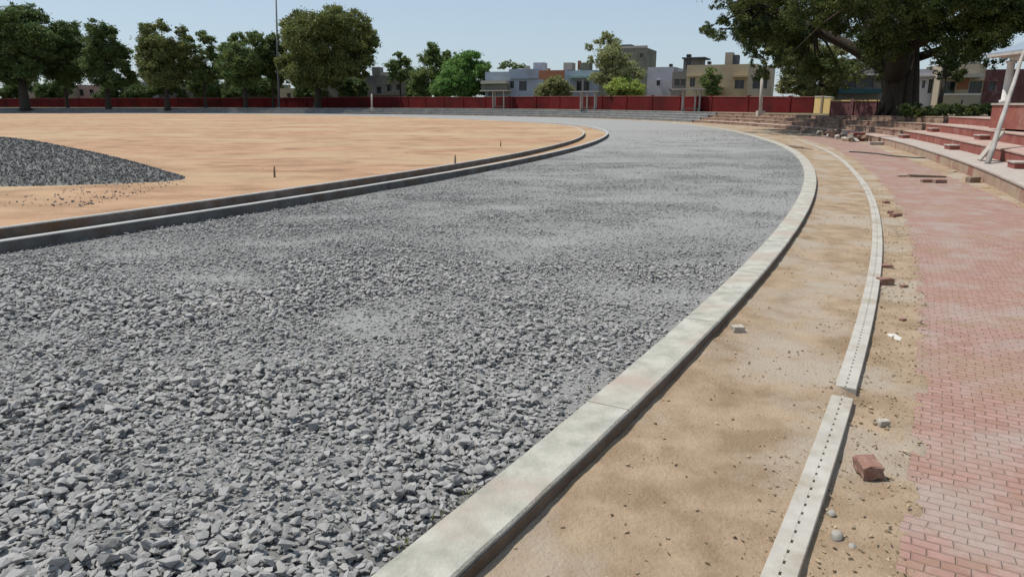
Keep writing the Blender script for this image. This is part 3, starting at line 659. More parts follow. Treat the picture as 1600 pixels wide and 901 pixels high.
def house(name, label, px0, px1, ytop, y, deg, wm, holes=(), depth=9, boxes=(), base=1.0, cat='house', parapet=True, group=None, sill=True, window_frames=None, holename='window'):
    """front wall with real openings; boxes = list of (part name, material, x0,x1,y0,y1,d0,d1)"""
    pc = (px0 + px1) / 2; fr = Front(pc, y, deg); root = empty(name, (fr.O.x, fr.O.y, base)); tag(root, label, cat, group); pi = Matrix.Translation(-root.location)
    q0, q1 = fr.s_(px0), fr.s_(px1); zt = fr.z_(pc, ytop)
    H = [(fr.s_(a), fr.s_(b2), fr.z_((a + b2) / 2, d), fr.z_((a + b2) / 2, c)) for a, b2, c, d in holes]
    qs = sorted({q0, q1, *[h[0] for h in H], *[h[1] for h in H]}); zs = sorted({base, zt, *[h[2] for h in H], *[h[3] for h in H]})
    mb = MB(); th = .3
    for a, b2 in zip(qs[:-1], qs[1:]):
        run = None
        for c, d in zip(zs[:-1], zs[1:]):
            qm, zm = (a + b2) / 2, (c + d) / 2
            if any(h[0] < qm < h[1] and h[2] < zm < h[3] for h in H) or qm < q0 or qm > q1: 
                if run: fr.slab(mb, a, b2, 0, th, run[0], run[1]); run = None
            else: run = (run[0], d) if run else (c, d)
        if run: fr.slab(mb, a, b2, 0, th, run[0], run[1])
    # sides, back, roof
    fr.slab(mb, q0, q0 + .3, th, depth, base, zt); fr.slab(mb, q1 - .3, q1, th, depth, base, zt); fr.slab(mb, q0 + .3, q1 - .3, depth - .3, depth, base, zt)
    o = mb.build('wall', wm, root); o.matrix_parent_inverse = pi
    mb = MB(); fr.slab(mb, q0 + .3, q1 - .3, th, depth - .3, zt - .75, zt - .55); o = mb.build('roof', M['grey_step'], root); o.matrix_parent_inverse = pi
    for h in H:
        f = MB(); g = MB(); w_ = .07; a, b2, c, d = h
        for bx in ((a, a + w_, c, d), (b2 - w_, b2, c, d), (a + w_, b2 - w_, d - w_, d), (a + w_, b2 - w_, c, c + w_), ((a + b2) / 2 - .03, (a + b2) / 2 + .03, c + w_, d - w_)):
            fr.slab(f, bx[0], bx[1], .12, .19, bx[2], bx[3])
        fr.slab(g, a + w_, b2 - w_, .21, .24, c + w_, d - w_)
        fo = f.build(holename, window_frames or M['steel'], root); fo.matrix_parent_inverse = pi
        go = g.build('pane', M['glass'], fo)
        if sill:
            sb = MB(); fr.slab(sb, a - .1, b2 + .1, -.25, .0, d + .05, d + .15); so = sb.build('sunshade', wm, fo)
    for bx in boxes:
        nm, bm_, x0, x1, y0, y1, d0, d1 = bx
        mb = MB(); fr.pbox(mb, x0, x1, y0, y1, d0, d1); o = mb.build(nm, bm_, root); o.matrix_parent_inverse = pi
    return root, fr, pi
H = {}
H['cream'] = mat('cream_plaster', (0.410, 0.336, 0.213), (0.459, 0.385, 0.262), .6, .9, c3=(0.394, 0.295, 0.205), scale3=.25)
H['blue'] = mat('pale_blue_plaster', (0.279, 0.328, 0.410), (0.328, 0.377, 0.451), .6, .9, c3=(0.271, 0.295, 0.328), scale3=.4)
H['orange'] = mat('orange_plaster', (0.344, 0.139, 0.074), (0.394, 0.180, 0.107), .6, .9)
H['olive'] = mat('olive_grey_plaster', (0.156, 0.156, 0.119), (0.205, 0.201, 0.156), .6, .9, c3=(0.123, 0.123, 0.098), scale3=.3)
H['white'] = mat('lavender_white_plaster', (0.451, 0.443, 0.492), (0.517, 0.508, 0.549), .6, .9, c3=(0.385, 0.385, 0.410), scale3=.4)
H['grey'] = mat('bare_grey_plaster', (0.164, 0.152, 0.139), (0.221, 0.205, 0.184), .6, .9, c3=(0.131, 0.123, 0.115), scale3=.3)
H['beige'] = mat('beige_plaster', (0.344, 0.287, 0.213), (0.410, 0.353, 0.279), .6, .9)
H['pink'] = mat('pink_plaster', (0.377, 0.246, 0.213), (0.426, 0.295, 0.254), .6, .9)
H['darkgrey'] = mat('dark_grey_concrete', (0.074, 0.078, 0.086), (0.107, 0.111, 0.119), 1, .9)
H['teal'] = mat('dark_teal_cloth', (0.025, 0.074, 0.082), (0.041, 0.098, 0.107), 1, .9)
H['awning'] = mat('cream_sheet', (0.476, 0.443, 0.344), (0.541, 0.508, 0.410), 2, .7)
H['green_sheet'] = mat('green_sheet', (0.230, 0.344, 0.279), (0.271, 0.394, 0.328), 2, .7)
H['curtain'] = mat('brown_curtain', (0.164, 0.061, 0.033), (0.205, 0.090, 0.049), 2, .9)
H['tank'] = mat('black_tank', (0.025, 0.025, 0.026), rough=.5)
# far left, seen under the trees
house('house', 'low beige house half hidden behind the two leftmost trees', 30, 112, 134, 262, 10, H['beige'], [(60, 66, 141, 149), (92, 98, 141, 149)], 10)
house('house', 'low pink house seen under the crowns left of the olive tree', 112, 152, 133, 262, 10, H['pink'], [(122, 128, 140, 150), (138, 144, 140, 150)], 10, boxes=[('gate_post', M['wall_red'], 94, 98, 140, 160, -3, -2.6)])
house('house', 'small whitish house with roof ledge between the third and fourth trees from left', 185, 232, 128, 262, 10, H['white'], [(196, 202, 135, 150), (214, 220, 137, 148)], 10, boxes=[('ledge', M['white_dirty'], 203, 218, 126, 128, -.8, 0)])
house('house', 'flat grey house behind the olive coloured tree', 236, 330, 134, 264, 10, H['grey'], [(280, 288, 140, 150), (300, 312, 140, 152)], 10)
house('house', 'low brown house between the middle trees on the left', 334, 432, 132, 255, 10, H['grey'], [(365, 375, 140, 150), (390, 400, 138, 150)], 10)
house('house', 'beige house showing under the largest left tree', 435, 502, 138, 240, 10, H['beige'], [(447, 453, 146, 154), (458, 468, 145, 154), (480, 486, 146, 154)], 10)
# grey house
r_, fr, pi = house('house', 'unfinished grey two storey house with a roof room and dark openings', 505, 642, 118, 222, 12, H['grey'], [(528, 536, 130, 142), (548, 555, 130, 142), (588, 595, 136, 146), (604, 611, 132, 143), (619, 625, 132, 141)], 10,
      boxes=[('roof_room', H['grey'], 582, 594, 105, 117.5, 1, 4), ('parapet', H['beige'], 594, 622, 113, 117.5, .3, .6), ('side_room', H['grey'], 628, 641, 112, 117.5, 1, 5), ('porch_slab', H['grey'], 575, 640, 147, 149, -2, 0)])
# blue house
house('house', 'pale blue house with cream awning on its roof terrace', 758, 848, 112, 178, 16, H['blue'], [(797, 803, 127, 138), (811, 823, 127, 142), (763, 776, 137, 150)], 11,
      boxes=[('awning', H['awning'], 751, 790, 126, 131, -3.2, -.2), ('awning_shade', H['olive'], 752, 792, 132, 140, -2.6, -.2), ('balcony_slab', M['white_dirty'], 750, 792, 140.5, 143, -3.4, 0), ('parapet', H['blue'], 795, 841, 108, 123, -.5, -.02), ('roof_room', H['white'], 833, 850, 98, 111.5, 1.2, 4.5), ('water_tank', M['white_dirty'], 819, 826, 103, 111.5, 2, 3.5)])
# orange house
house('house', 'narrow house with orange parapet beside the pale blue one', 849, 881, 115, 165, 18, H['beige'], [(856, 863, 130, 142)], 11, boxes=[('parapet', H['orange'], 841.5, 882, 110, 124, -.35, -.02), ('chimney', H['orange'], 855, 858, 107, 109.8, 1, 2)])
# light house with green awning
house('house', 'light house with green sheet awning and roof rooms', 882, 938, 110, 158, 20, H['blue'], [(901, 909, 127, 142), (912, 921, 127, 142)], 11,
      boxes=[('awning', H['green_sheet'], 887, 924, 119, 122, -2.2, -.05), ('roof_room', M['white_dirty'], 880, 893, 98, 109.5, 1, 4), ('roof_room', H['olive'], 905, 920, 98, 109.5, 1, 4), ('chimney', H['orange'], 902, 906, 95, 109.5, 4.2, 5), ('pillar', M['white_dirty'], 909.4, 911.2, 124, 148, -1.8, -1.5)])
# tall olive block
house('house', 'tallest olive grey block rising behind the wispy tree', 936, 1009, 76, 154, 22, H['olive'], [(998, 1002, 84, 90), (975, 982, 104, 112), (948, 955, 100, 110)], 10, boxes=[('parapet', M['white_dirty'], 956, 1009, 72, 75.5, -.02, .3), ('stair_room', H['darkgrey'], 960, 984, 70, 75.2, 2, 5)])
# white
house('house', 'plain lavender white house with one small window right of the wispy tree', 1011, 1052, 105, 142, 24, H['white'], [(1026, 1031, 126, 134)], 9, boxes=[('water_tank', H['tank'], 1044, 1048, 100, 104.5, 1, 2.2), ('balcony_slab', H['grey'], 1046, 1062, 139, 142, -1.5, 0)])
# dark tower and dim house behind the cream
house('house', 'dark grey concrete tower room with overhanging slab behind the cream house', 1066, 1093, 92, 138, 24, H['grey'], [(1070, 1078, 94, 108)], 5, boxes=[('roof_slab', H['darkgrey'], 1063, 1099, 89.5, 91.6, -.8, 5.8), ('water_tank', H['tank'], 1070, 1076, 85, 89.3, 1, 2.4)], cat='building')
house('house', 'small dim house with shaded porch between the white and the cream houses', 1050, 1075, 112, 132, 24, H['grey'], [(1054, 1062, 124, 134), (1064, 1071, 124, 134)], 6)
# cream
r_, fr, pi = house('house', 'cream two storey house with dark windows and a roof stair room', 1072, 1182, 101, 117, 22, H['cream'], [(1078, 1086, 122, 136), (1102, 1108, 122, 136), (1112, 1122, 122, 136), (1148, 1163, 125, 139)], 9,
      boxes=[('stair_room', H['beige'], 1130, 1142, 82, 100.5, 1.0, 4), ('stair_shade', H['darkgrey'], 1142.5, 1151, 86, 100.5, 1.4, 4), ('band', H['cream'], 1072, 1097, 118, 120, -.5, -.02), ('balcony', H['cream'], 1097, 1130, 137, 144, -1.4, -.02), ('canopy', H['cream'], 1143, 1168, 118, 120.5, -.9, -.02), ('water_tank', H['tank'], 1103, 1108, 96, 100.4, 1, 2.4)])
house('house', 'pale green grey house with big dark window just left of the white post', 1168, 1206, 103, 110, 22, H['beige'], [(1176, 1199, 122, 139)], 8)
# right, behind the big tree
house('house', 'shaded house with white balcony edge behind the big trunk', 1312, 1382, 92, 92, 16, H['grey'], [(1322, 1338, 122, 138), (1345, 1365, 122, 138)], 8, boxes=[('balcony_edge', M['white'], 1310, 1384, 115, 118, -1.4, -.02), ('shop_blind', H['teal'], 1312, 1380, 139, 146, -1.2, -.02)])
house('house', 'white grey house with small arched window just right of the big trunk', 1430, 1467, 108, 88, 18, H['white'], [(1441, 1446, 126, 138), (1451, 1458, 124, 146)], 8, boxes=[('ledge', M['white'], 1429, 1468, 118, 120, -.5, -.02)])
house('house', 'house with pale pink balcony and brown curtain left of the pavilion', 1468, 1538, 100, 84, 18, H['beige'], [(1474, 1494, 127, 146), (1515, 1535, 127, 146)], 8, boxes=[('balcony', M['white_dirty'], 1468, 1537, 115, 121, -2.2, -.02), ('curtain', H['curtain'], 1496, 1514, 122, 140, -1.4, -1.3), ('railing', M['white'], 1466, 1536, 146.5, 148.5, -2.4, -2.3), ('roof_room', M['white_dirty'], 1492, 1528, 92, 99.5, 1, 4)])
house('house', 'maroon plastered house behind the pavilion', 1538, 1660, 108, 82, 18, M['wall_purple'], [(1546, 1556, 128, 142)], 8)

# ------------------------------------------------------------------ posts, shelters, mast
def shelter(label, pxs, y, ytop, slab_px, zbase, extra=()):
    fr = Front(pxs[0], y, 20); root = empty('shade_shelter', (fr.O.x, fr.O.y, zbase)); tag(root, label, 'shelter', 'small shelters on the terrace top'); pi = Matrix.Translation(-root.location)
    zt = fr.z_(pxs[0], ytop)
    mb = MB(); fr.slab(mb, fr.s_(slab_px[0]), fr.s_(slab_px[1]), -1.0, 1.6, zt, zt + .16); o = mb.build('roof_slab', M['white_dirty'], root); o.matrix_parent_inverse = pi
    for i, px in enumerate(pxs):
        for d in ((0.0,) if i % 2 else (0.0, 1.3)):
            q = fr.s_(px) ; mb = MB(); fr.slab(mb, q - .11, q + .11, d - .11, d + .11, zbase - .4, zt - .003); o = mb.build('post', M['white_dirty'], root); o.matrix_parent_inverse = pi
    mb = MB(); q = fr.s_(pxs[0]); fr.slab(mb, q - .2, fr.s_(pxs[-1]) + .2, .35, .8, zbase + .42, zbase + .5); 
    fr.slab(mb, q + .15, q + .35, .4, .75, zbase - .3, zbase + .417); fr.slab(mb, fr.s_(pxs[-1]) - .35, fr.s_(pxs[-1]) - .15, .4, .75, zbase - .3, zbase + .417)
    o = mb.build('bench', M['bare_tread'], root); o.matrix_parent_inverse = pi
shelter('small flat roofed shelter in front of the blue house', (770, 787), 156, 142.5, (752, 796), 1.3)
shelter('small flat roofed shelter on three posts in front of the light green awning house', (908, 918, 930), 131, 144, (893, 938), 1.15)
shelter('small flat roofed shelter in front of the cream house', (1068, 1088, 1095), 108, 140.5, (1050, 1102), 1.1)
def post(name, label, px0, py0, px1, py1, y, r0, r1, mt, cat, n=10, parts=()):
    a = at_depth(px0, py0, y); b2 = at_depth(px1, py1, y); root = empty(name, a); tag(root, label, cat)
    mb = MB(); mb.tube([a, a + (b2 - a) * .5, b2], [r0, (r0 + r1) / 2, r1], n); o = mb.build('shaft', mt, root, True); o.matrix_parent_inverse = Matrix.Translation(-a)
    mb = MB(); mb.box(a.x - r0 * 1.8, a.x + r0 * 1.8, a.y - r0 * 1.8, a.y + r0 * 1.8, a.z - .4, a.z + .35); o = mb.build('base', M['white_dirty'], root); o.matrix_parent_inverse = Matrix.Translation(-a)
    return root
post('floodlight_mast', 'very tall thin grey mast rising past the trees at left', 436, 170, 430.5, -30, 196, .34, .16, M['steel'], 'mast')
post('white_post', 'short white post standing alone left of the middle of the red wall', 581, 170, 581, 147, 172, .2, .2, M['white_dirty'], 'post')
post('white_post', 'weathered white post in front of the red wall beside the big tree', 1188, 178, 1191, 119, 84, .22, .16, M['white_dirty'], 'post')

# stakes in the sand
for i, (px, py, h, lab) in enumerate([(429, 277, .30, 'nearest wooden stake standing in the sand'), (711, 256.5, .30, 'wooden stake in the sand close to the inner kerb, second from the camera'), (782, 229, .27, 'farthest small wooden stake in the sand')]):
    p = on_plane(px, py, .19); mb = MB(); mb.tube([p + Vector((0, 0, -.1)), p + Vector((.01, 0, h * .6)), p + Vector((.015, .01, h))], [.032, .03, .018], 6, wob=.2)
    tag(mb.build('wooden_stake', M['wood'], base=p), lab, 'stake', 'stakes in the infield sand')

# ------------------------------------------------------------------ pavilion
pc = Vector((22.3, 28.5, 1.46)); pav = empty('pavilion', pc); tag(pav, 'white columned pavilion with blue grey hipped sheet roof on a red plinth', 'pavilion')
vdir = [math.radians(143.5 + 60 * k) for k in range(6)]
def hexr(r, z): return [(r * math.cos(a), r * math.sin(a), z) for a in vdir]
def loft(rings, mt, name, parent):
    n = 6; vs = [v for rg in rings for v in rg]; fs = [(i * n + k, i * n + (k + 1) % n, (i + 1) * n + (k + 1) % n, (i + 1) * n + k) for i in range(len(rings) - 1) for k in range(n)]
    fs += [tuple(reversed(range(n))), tuple(range((len(rings) - 1) * n, len(rings) * n))]
    return mesh_obj(name, vs, fs, mt, parent)
loft([hexr(2.9, -.3), hexr(2.9, .62)], M['red_riser'], 'plinth', pav)
loft([hexr(2.96, .623), hexr(2.96, .70)], M['bare_tread'], 'plinth_slab', pav)
EZ = 2.62
rf = loft([hexr(3.35, EZ), hexr(3.35, EZ + .05), hexr(1.9, EZ + .58), hexr(.15, EZ + 1.65)], M['roof_blue'], 'roof', pav)
loft([hexr(3.37, EZ - .10), hexr(3.37, EZ - .003)], M['white_dirty'], 'fascia', rf)
for k, a in enumerate(vdir):
    c = Vector((2.5 * math.cos(a), 2.5 * math.sin(a), 0))
    mb = MB(); mb.tube([c + Vector((0, 0, .70)), c + Vector((0, 0, .82)), c + Vector((0, 0, .83)), c + Vector((0, 0, 2.25)), c + Vector((0, 0, 2.26)), c + Vector((0, 0, 2.36))], [.21, .21, .15, .135, .19, .19], 14)
    mb.build('column', M['white'], pav, True)
    a2 = vdir[(k + 1) % 6]; d = Vector((2.5 * math.cos(a2), 2.5 * math.sin(a2), 0)); u = (d - c).normalized(); v = Vector((-u.y, u.x, 0))
    mb = MB(); mb.obox((c + d) / 2, u, v, (d - c).length / 2 - .02, .1, 2.363, 2.515); mb.build('beam', M['white'], pav)

M['pole'] = mat('weathered_pole', (0.26, 0.235, 0.21), (0.42, 0.39, 0.36), 1.2, .85, .4, 30)
# leaning pole and plank
a = Vector((*on_plane(1543, 256, .28).xy, .285)); b2 = Vector((19.28, 27.9, 4.05))
mb = MB(); n = 9
mb.tube([a + (b2 - a) * (i / n) + Vector((.012 * math.sin(i * 2.1), .01 * math.cos(i * 1.7), 0)) for i in range(n + 1)], [.085 - .003 * i for i in range(n + 1)], 8)
tag(mb.build('leaning_pole', M['pole'], smooth=True, base=a), 'long pale pole leaning from the lowest tread up to the pavilion roof', 'pole')
a = Vector((*on_plane(1531, 251, .28).xy, .29)); t_ = ang(a.x, a.y); vr = Vector((math.cos(math.radians(t_)), math.sin(math.radians(t_)), 0)); ut = Vector((-vr.y, vr.x, 0))
mb = MB(); L_ = 1.08; th = .06; w_ = .24
k1 = vr * .50 + Vector((0, 0, .86)); k1.normalize(); nrm = (Vector((0, 0, 1)) - k1 * k1.z).normalized()
q = [a - ut * w_, a + ut * w_]
mb.hexa([q[0], q[1], q[1] + k1 * L_, q[0] + k1 * L_, q[0] + nrm * th, q[1] + nrm * th, q[1] + k1 * L_ + nrm * th, q[0] + k1 * L_ + nrm * th])
tag(mb.build('stone_plank', M['grey_block'], base=a, bevel=.006), 'grey stone plank propped against the second red riser beside the pole', 'plank')

# ------------------------------------------------------------------ loose bricks, blocks and stones
def brick(label, px, py, z, size, rz, mt, tilt=(0, 0), group=None, name='loose_brick', cat='brick', seed=0, sub=0.0):
    p = on_plane(px, py, z); lx, ly, lz = size; bm = bmesh.new(); bmesh.ops.create_cube(bm, size=1)
    bmesh.ops.subdivide_edges(bm, edges=bm.edges, cuts=2, use_grid_fill=True); rr = random.Random(seed * 13 + int(px))
    for v in bm.verts:
        v.co.x *= lx; v.co.y *= ly; v.co.z *= lz; v.co += Vector((rr.uniform(-1, 1), rr.uniform(-1, 1), rr.uniform(-1, 1))) * min(size) * .055
        v.co.z += lz / 2
    bmesh.ops.bevel(bm, geom=[e for e in bm.edges if e.calc_face_angle(0) > .9], offset=min(size) * .06, segments=1, affect='EDGES')
    me = bpy.data.meshes.new(name); bm.to_mesh(me); bm.free(); me.materials.append(mt)
    o = bpy.data.objects.new(name, me); COL.objects.link(o); o.location = (p.x, p.y, z - sub); o.rotation_euler = (tilt[0], tilt[1], rz)
    tag(o, label, cat, group); return o
def rock(label, px, py, z, s, seed, mt=None, flat=.75, group=None):
    p = on_plane(px, py, z); bm = bmesh.new(); bmesh.ops.create_icosphere(bm, subdivisions=3, radius=.5); rr = random.Random(seed); dirs = [Vector((rr.gauss(0, 1), rr.gauss(0, 1), rr.gauss(0, 1))).normalized() for _ in range(9)]
    for v in bm.verts:
        d = v.co.normalized(); f = 1.0
        for q in dirs:
            c = d.dot(q)
            if c > .72: f = min(f, .80 / max(c, .3) * .95)
        v.co = Vector((d.x * s, d.y * s * .82, d.z * s * flat)) * .5 * f; v.co.z += s * flat * .38
    me = bpy.data.meshes.new('stone'); bm.to_mesh(me); bm.free(); me.materials.append(mt or M['pebble']); me.polygons.foreach_set('use_smooth', [True] * len(me.polygons))
    o = bpy.data.objects.new('loose_stone', me); COL.objects.link(o); o.location = p; o.rotation_euler = (0, 0, rr.uniform(0, 6)); tag(o, label, 'stone', group); return o
GZ = -.14
brick('reddish brick against the edge of the pink paving, largest loose brick', 1356, 738, -.125, (.125, .17, .085), -.08, M['brick'], (0.05, -.05), seed=1)
brick('pale broken block lying alone on the dirt between kerb and drain', 1152, 519, -.085, (.115, .10, .07), .1, M['grey_block'], seed=2)
brick('grey half brick at the paving edge, between the reddish brick and the white lime spot', 1378, 667, GZ, (.075, .06, .06), .15, M['grey_block'], seed=3)
brick('dark brick beside the drain, nearer one of the pair', 1382, 444, GZ, (.19, .12, .085), .1, M['brick'], seed=4)
brick('dark brick beside the drain, farther one of the pair', 1386, 420, GZ, (.14, .10, .06), -.3, M['brick'], seed=5)
brick('small brick chip on the paving edge right of the pair of dark bricks', 1412, 449, GZ, (.09, .06, .035), .4, M['brick'], seed=6)
brick('small brick chip on the verge halfway between the lime spot and the dark pair', 1410, 503, GZ, (.06, .05, .04), .4, M['brick'], seed=7)
brick('chipped brick on the verge where the paving edge bends', 1399, 340, GZ, (.22, .12, .09), .3, M['brick'], seed=8)
brick('small broken brick just behind the chipped brick at the bend', 1391, 334, GZ, (.12, .1, .07), .9, M['brick'], seed=9)
brick('brick fragment farthest up the verge before the bend', 1384, 318, GZ, (.14, .1, .06), .2, M['brick'], seed=10)
rock('round grey stone, largest of the three on the near verge', 1306, 843, GZ, .085, 21)
rock('small grey stone, farthest of the three on the near verge', 1298, 806, GZ, .062, 22)
rock('small pale stone, closest to the paving of the three', 1331, 858, GZ, .055, 23)
# lime spot
pp = on_plane(1400, 526, -.13); bm = bmesh.new(); bmesh.ops.create_circle(bm, cap_ends=True, radius=1, segments=22); rr = random.Random(5)
for v in bm.verts: f = rr.uniform(.6, 1.15); v.co = Vector((v.co.x * .055 * f, v.co.y * .12 * f, 0))
ext = bmesh.ops.extrude_face_region(bm, geom=bm.faces[:])
for v in [g for g in ext['geom'] if isinstance(g, bmesh.types.BMVert)]: v.co.z += .008; v.co.x *= .7; v.co.y *= .7
me = bpy.data.meshes.new('lime'); bm.to_mesh(me); bm.free(); me.materials.append(M['white']); o = bpy.data.objects.new('lime_spill', me); COL.objects.link(o); o.location = pp; tag(o, 'small white lime spill on the verge by the paving edge', 'lime spill')
# planks and bricks left on the paving
PZ = -.115
brick('long dark plank lying on the paving in front of the terrace', 1448, 277, PZ, (1.15, .12, .07), -.05, M['wood'], (0, .04), name='plank', cat='plank', seed=31)
brick('dark brick in front of the long plank, left one', 1450, 285, PZ, (.38, .14, .09), -.1, M['brick'], seed=32)
brick('dark brick in front of the long plank, right one', 1468, 286, PZ, (.36, .14, .1), .1, M['brick'], seed=33)
brick('thin dark batten at the left end of the long plank', 1411, 276, PZ, (.36, .07, .04), .1, M['wood'], name='batten', cat='batten', seed=34)
brick('mossy dark block by the foot of the lowest terrace step', 1520, 286, GZ, (.36, .2, .18), .2, M['wood'], name='wooden_block', cat='block', seed=35)
brick('pale brick lying left of the mossy block', 1490, 270, GZ, (.25, .12, .07), .5, M['grey_block'], seed=36)
brick('flat pale chip in front of the mossy block', 1500, 290, GZ, (.22, .1, .03), .5, M['grey_block'], seed=37)
# red blocks and rubble at the foot of the shaded terrace
brick('red painted block standing at the left end of the red terrace', 1337, 220, PZ, (.95, .5, .5), .1, M['red_riser'], name='red_block', cat='block', seed=41)
brick('pale slab resting on small blocks right of the red painted block', 1371, 226, PZ, (1.0, .3, .16), .0, M['bare_tread'], name='slab', cat='slab', seed=42)
rr = random.Random(77)
for i in range(34):
    t = rr.uniform(-10.6, -2.5); r0 = float(rT(t)) - rr.uniform(.1, 1.5); p = pol(t, r0)
    lv = rr.choice([0, 0, 0, 1]); 
    o = brick('dim brick in the rubble heap shaded by the big tree', 800, 500, -.13, (rr.uniform(.3, .6), rr.uniform(.2, .3), rr.uniform(.15, .3)), rr.uniform(0, 3), rr.choice([M['brick'], M['rough_step'], M['grey_block']]), (rr.uniform(-.3, .3), rr.uniform(-.3, .3)), 'rubble bricks under the big tree', name='rubble_brick', seed=100 + i)
    o.location = (p.x, p.y, -.16 + .22 * lv)
# dark spoil between kerb and drain far on
p = on_plane(1232, 231, -.12)
mb = MB(); rr = random.Random(9)
bm = bmesh.new(); bmesh.ops.create_icosphere(bm, subdivisions=4, radius=1)
for v in bm.verts:
    f = 1 + .5 * (float(fnoise(np.array([v.co.x * 3 + 9]), np.array([v.co.y * 3 + v.co.z * 2]), 111)[0]) - .5)
    v.co = Vector((v.co.x * .33 * f, v.co.y * 1.9 * f, max(v.co.z, -.3) * .14 * f))
me = bpy.data.meshes.new('spoil'); bm.to_mesh(me); bm.free(); M['spoil'] = mat('dark_spoil', (0.10, 0.07, 0.045), (0.18, 0.13, 0.085), 5, .97, .8, 14); me.materials.append(M['spoil'])
o = bpy.data.objects.new('soil_mound', me); COL.objects.link(o); o.location = (p.x, p.y, -.13); o.rotation_euler = (0, 0, math.radians(14)); tag(o, 'low dark soil mound lying between the kerb and the drain at the far bend', 'soil mound')
# hose across the paving
pts = [on_plane(px, py, -.09) for px, py in [(1327, 237), (1345, 238), (1370, 240), (1390, 243), (1410, 245), (1430, 246.5), (1446, 247)]]
mb = MB(); mb.tube(pts, [.028] * len(pts), 6); tag(mb.build('hose', M['hose'], smooth=True, base=pts[0]), 'thin dark hose lying across the far paving', 'hose')

# ------------------------------------------------------------------ trees
def quad_leaves(P, S, rng, up=.35):
    n = len(P); d = rng.normal(0, 1, (n, 3)); d[:, 2] += up * np.sign(rng.random(n) - .2) ; d /= np.linalg.norm(d, axis=1)[:, None]
    a = np.cross(d, rng.normal(0, 1, (n, 3))); a /= np.linalg.norm(a, axis=1)[:, None]; b2 = np.cross(d, a)
    l = S[:, None]; w_ = S[:, None] * rng.uniform(.35, .6, (n, 1))
    V = np.stack([P - a * l * .5, P + b2 * w_ * .5 + d * w_ * .12, P + a * l * .5, P - b2 * w_ * .5 + d * w_ * .12], 1).reshape(-1, 3)
    return V, np.arange(4 * n)
def tree(label, px, py, y, lobes, leafm, trunk_r, leaf=.5, dens=1.0, seed=1, name='tree', depth_r=.75, z0=None, group=None, limbs=True, holes=.35, cat='tree', shell=.55, up=.35):
    rr = random.Random(seed); rng = np.random.default_rng(seed)
    b = at_depth(px, py, y); z0 = b.z if z0 is None else z0; base = Vector((b.x, b.y, z0)); root = empty(name, base); tag(root, label, cat, group)
    xs = [l[0] for l in lobes]; cx = (min(xs) + max(xs)) / 2; W = (max(xs) - min(xs)) / 2 + 1
    m_per_px = (at_depth(px + 1, py, y) - at_depth(px, py, y)).x
    L3 = []
    for l in lobes:
        lx, ly, lr = l[:3]; rad = lr * m_per_px * 1.16
        if len(l) > 3: dzp = l[3]
        else:
            lim = depth_r * W * m_per_px * math.sqrt(max(0, 1 - ((lx - cx) / W) ** 2 * .8)); dzp = rr.uniform(-lim, lim)
        c = at_depth(lx, ly, y); c = Vector((c.x, c.y + dzp, c.z)); L3.append((c, rad))
    # extra lobes on the far and near sides so the crown is round from elsewhere too
    ex = []
    for c, rad in L3:
        if rr.random() < .55 and len(lobes) > 5:
            f = -1 if c.y > y else 1; c2 = Vector((c.x + rr.uniform(-.5, .5) * rad, y + f * abs(c.y - y) * .8 + f * .3 * rad, c.z + rr.uniform(-.35, .2) * rad)); ex.append((c2, rad * rr.uniform(.75, .95)))
    L3 += ex
    V = []; nl = 0; PP = []; SS = []
    for c, rad in L3:
        # clumps inside the lobe
        nc = max(8, int(18 + rad * 5)); 
        for k in range(nc):
            d = Vector((rr.gauss(0, 1), rr.gauss(0, 1), rr.gauss(0, 1))).normalized() * (rr.random() ** .4) * rad * 1.0
            cc = c + Vector((d.x, d.y, d.z * .85)); cr = rad * (rr.uniform(.18, .46) if rr.random() < .8 else rr.uniform(.1, .2))
            n = int(dens * 46 * (cr / leaf) ** 1.8) + 6
            q = rng.normal(0, 1, (n, 3)); q /= np.linalg.norm(q, axis=1)[:, None]; q *= (rng.random(n)[:, None] ** shell) * cr; q[:, 2] *= .7
            q *= np.where(rng.random((n, 1)) < .28, rng.uniform(1.0, 2.1, (n, 1)), rng.uniform(.8, 1.2, (n, 1)))
            PP.append(q + np.array(cc)); SS.append(leaf * rng.uniform(.6, 1.25, n))
    P = np.concatenate(PP) - np.array(base); S = np.concatenate(SS)
    V, Fi = quad_leaves(P, S, rng, up)
    fast_mesh('crown', V, Fi, 4, leafm, root)
    # trunk and limbs
    mb = MB(); top = max(L3, key=lambda q: q[0].z); cen = Vector((sum(c.x for c, _ in L3) / len(L3), sum(c.y for c, _ in L3) / len(L3), 0))
    zl = sorted(c.z for c, _ in L3); zc = zl[len(zl) // 2]; lowz = zl[0]
    fork = Vector((base.x + (cen.x - base.x) * .15, base.y, z0 + max(1.0, (lowz - z0) * .75)))
    mb.tube([base - Vector((0, 0, .4)), base + Vector((0, 0, .3)), base + (fork - base) * .45 + Vector((rr.uniform(-.1, .1), 0, 0)), fork], [trunk_r * 1.35, trunk_r * 1.08, trunk_r * .9, trunk_r * .82], 10, wob=.15)
    if limbs:
        for i, (c, rad) in enumerate(sorted(L3, key=lambda q: q[0].z)):
            h = (c.z - fork.z)
            st_ = fork + Vector((0, 0, -.2)); mid = st_ + Vector(((c.x - st_.x) * .38, (c.y - st_.y) * .38, max(h, .2) * .58 + rr.uniform(-.1, .3)))
            mid2 = st_ + (c - st_) * .75 + Vector((rr.uniform(-.2, .2), rr.uniform(-.2, .2), rad * .1))
            r0 = trunk_r * (.22 + .3 * rr.random()) * (.75 if i % 3 else 1.25)
            mb.tube([st_, mid, mid2, c + Vector((0, 0, rad * .2))], [r0, r0 * .62, r0 * .34, r0 * .12], 6, wob=.1)
    o = mb.build('trunk', M['bark'], root, True, base=base)
    return root
G1 = 'trees along the far red wall'
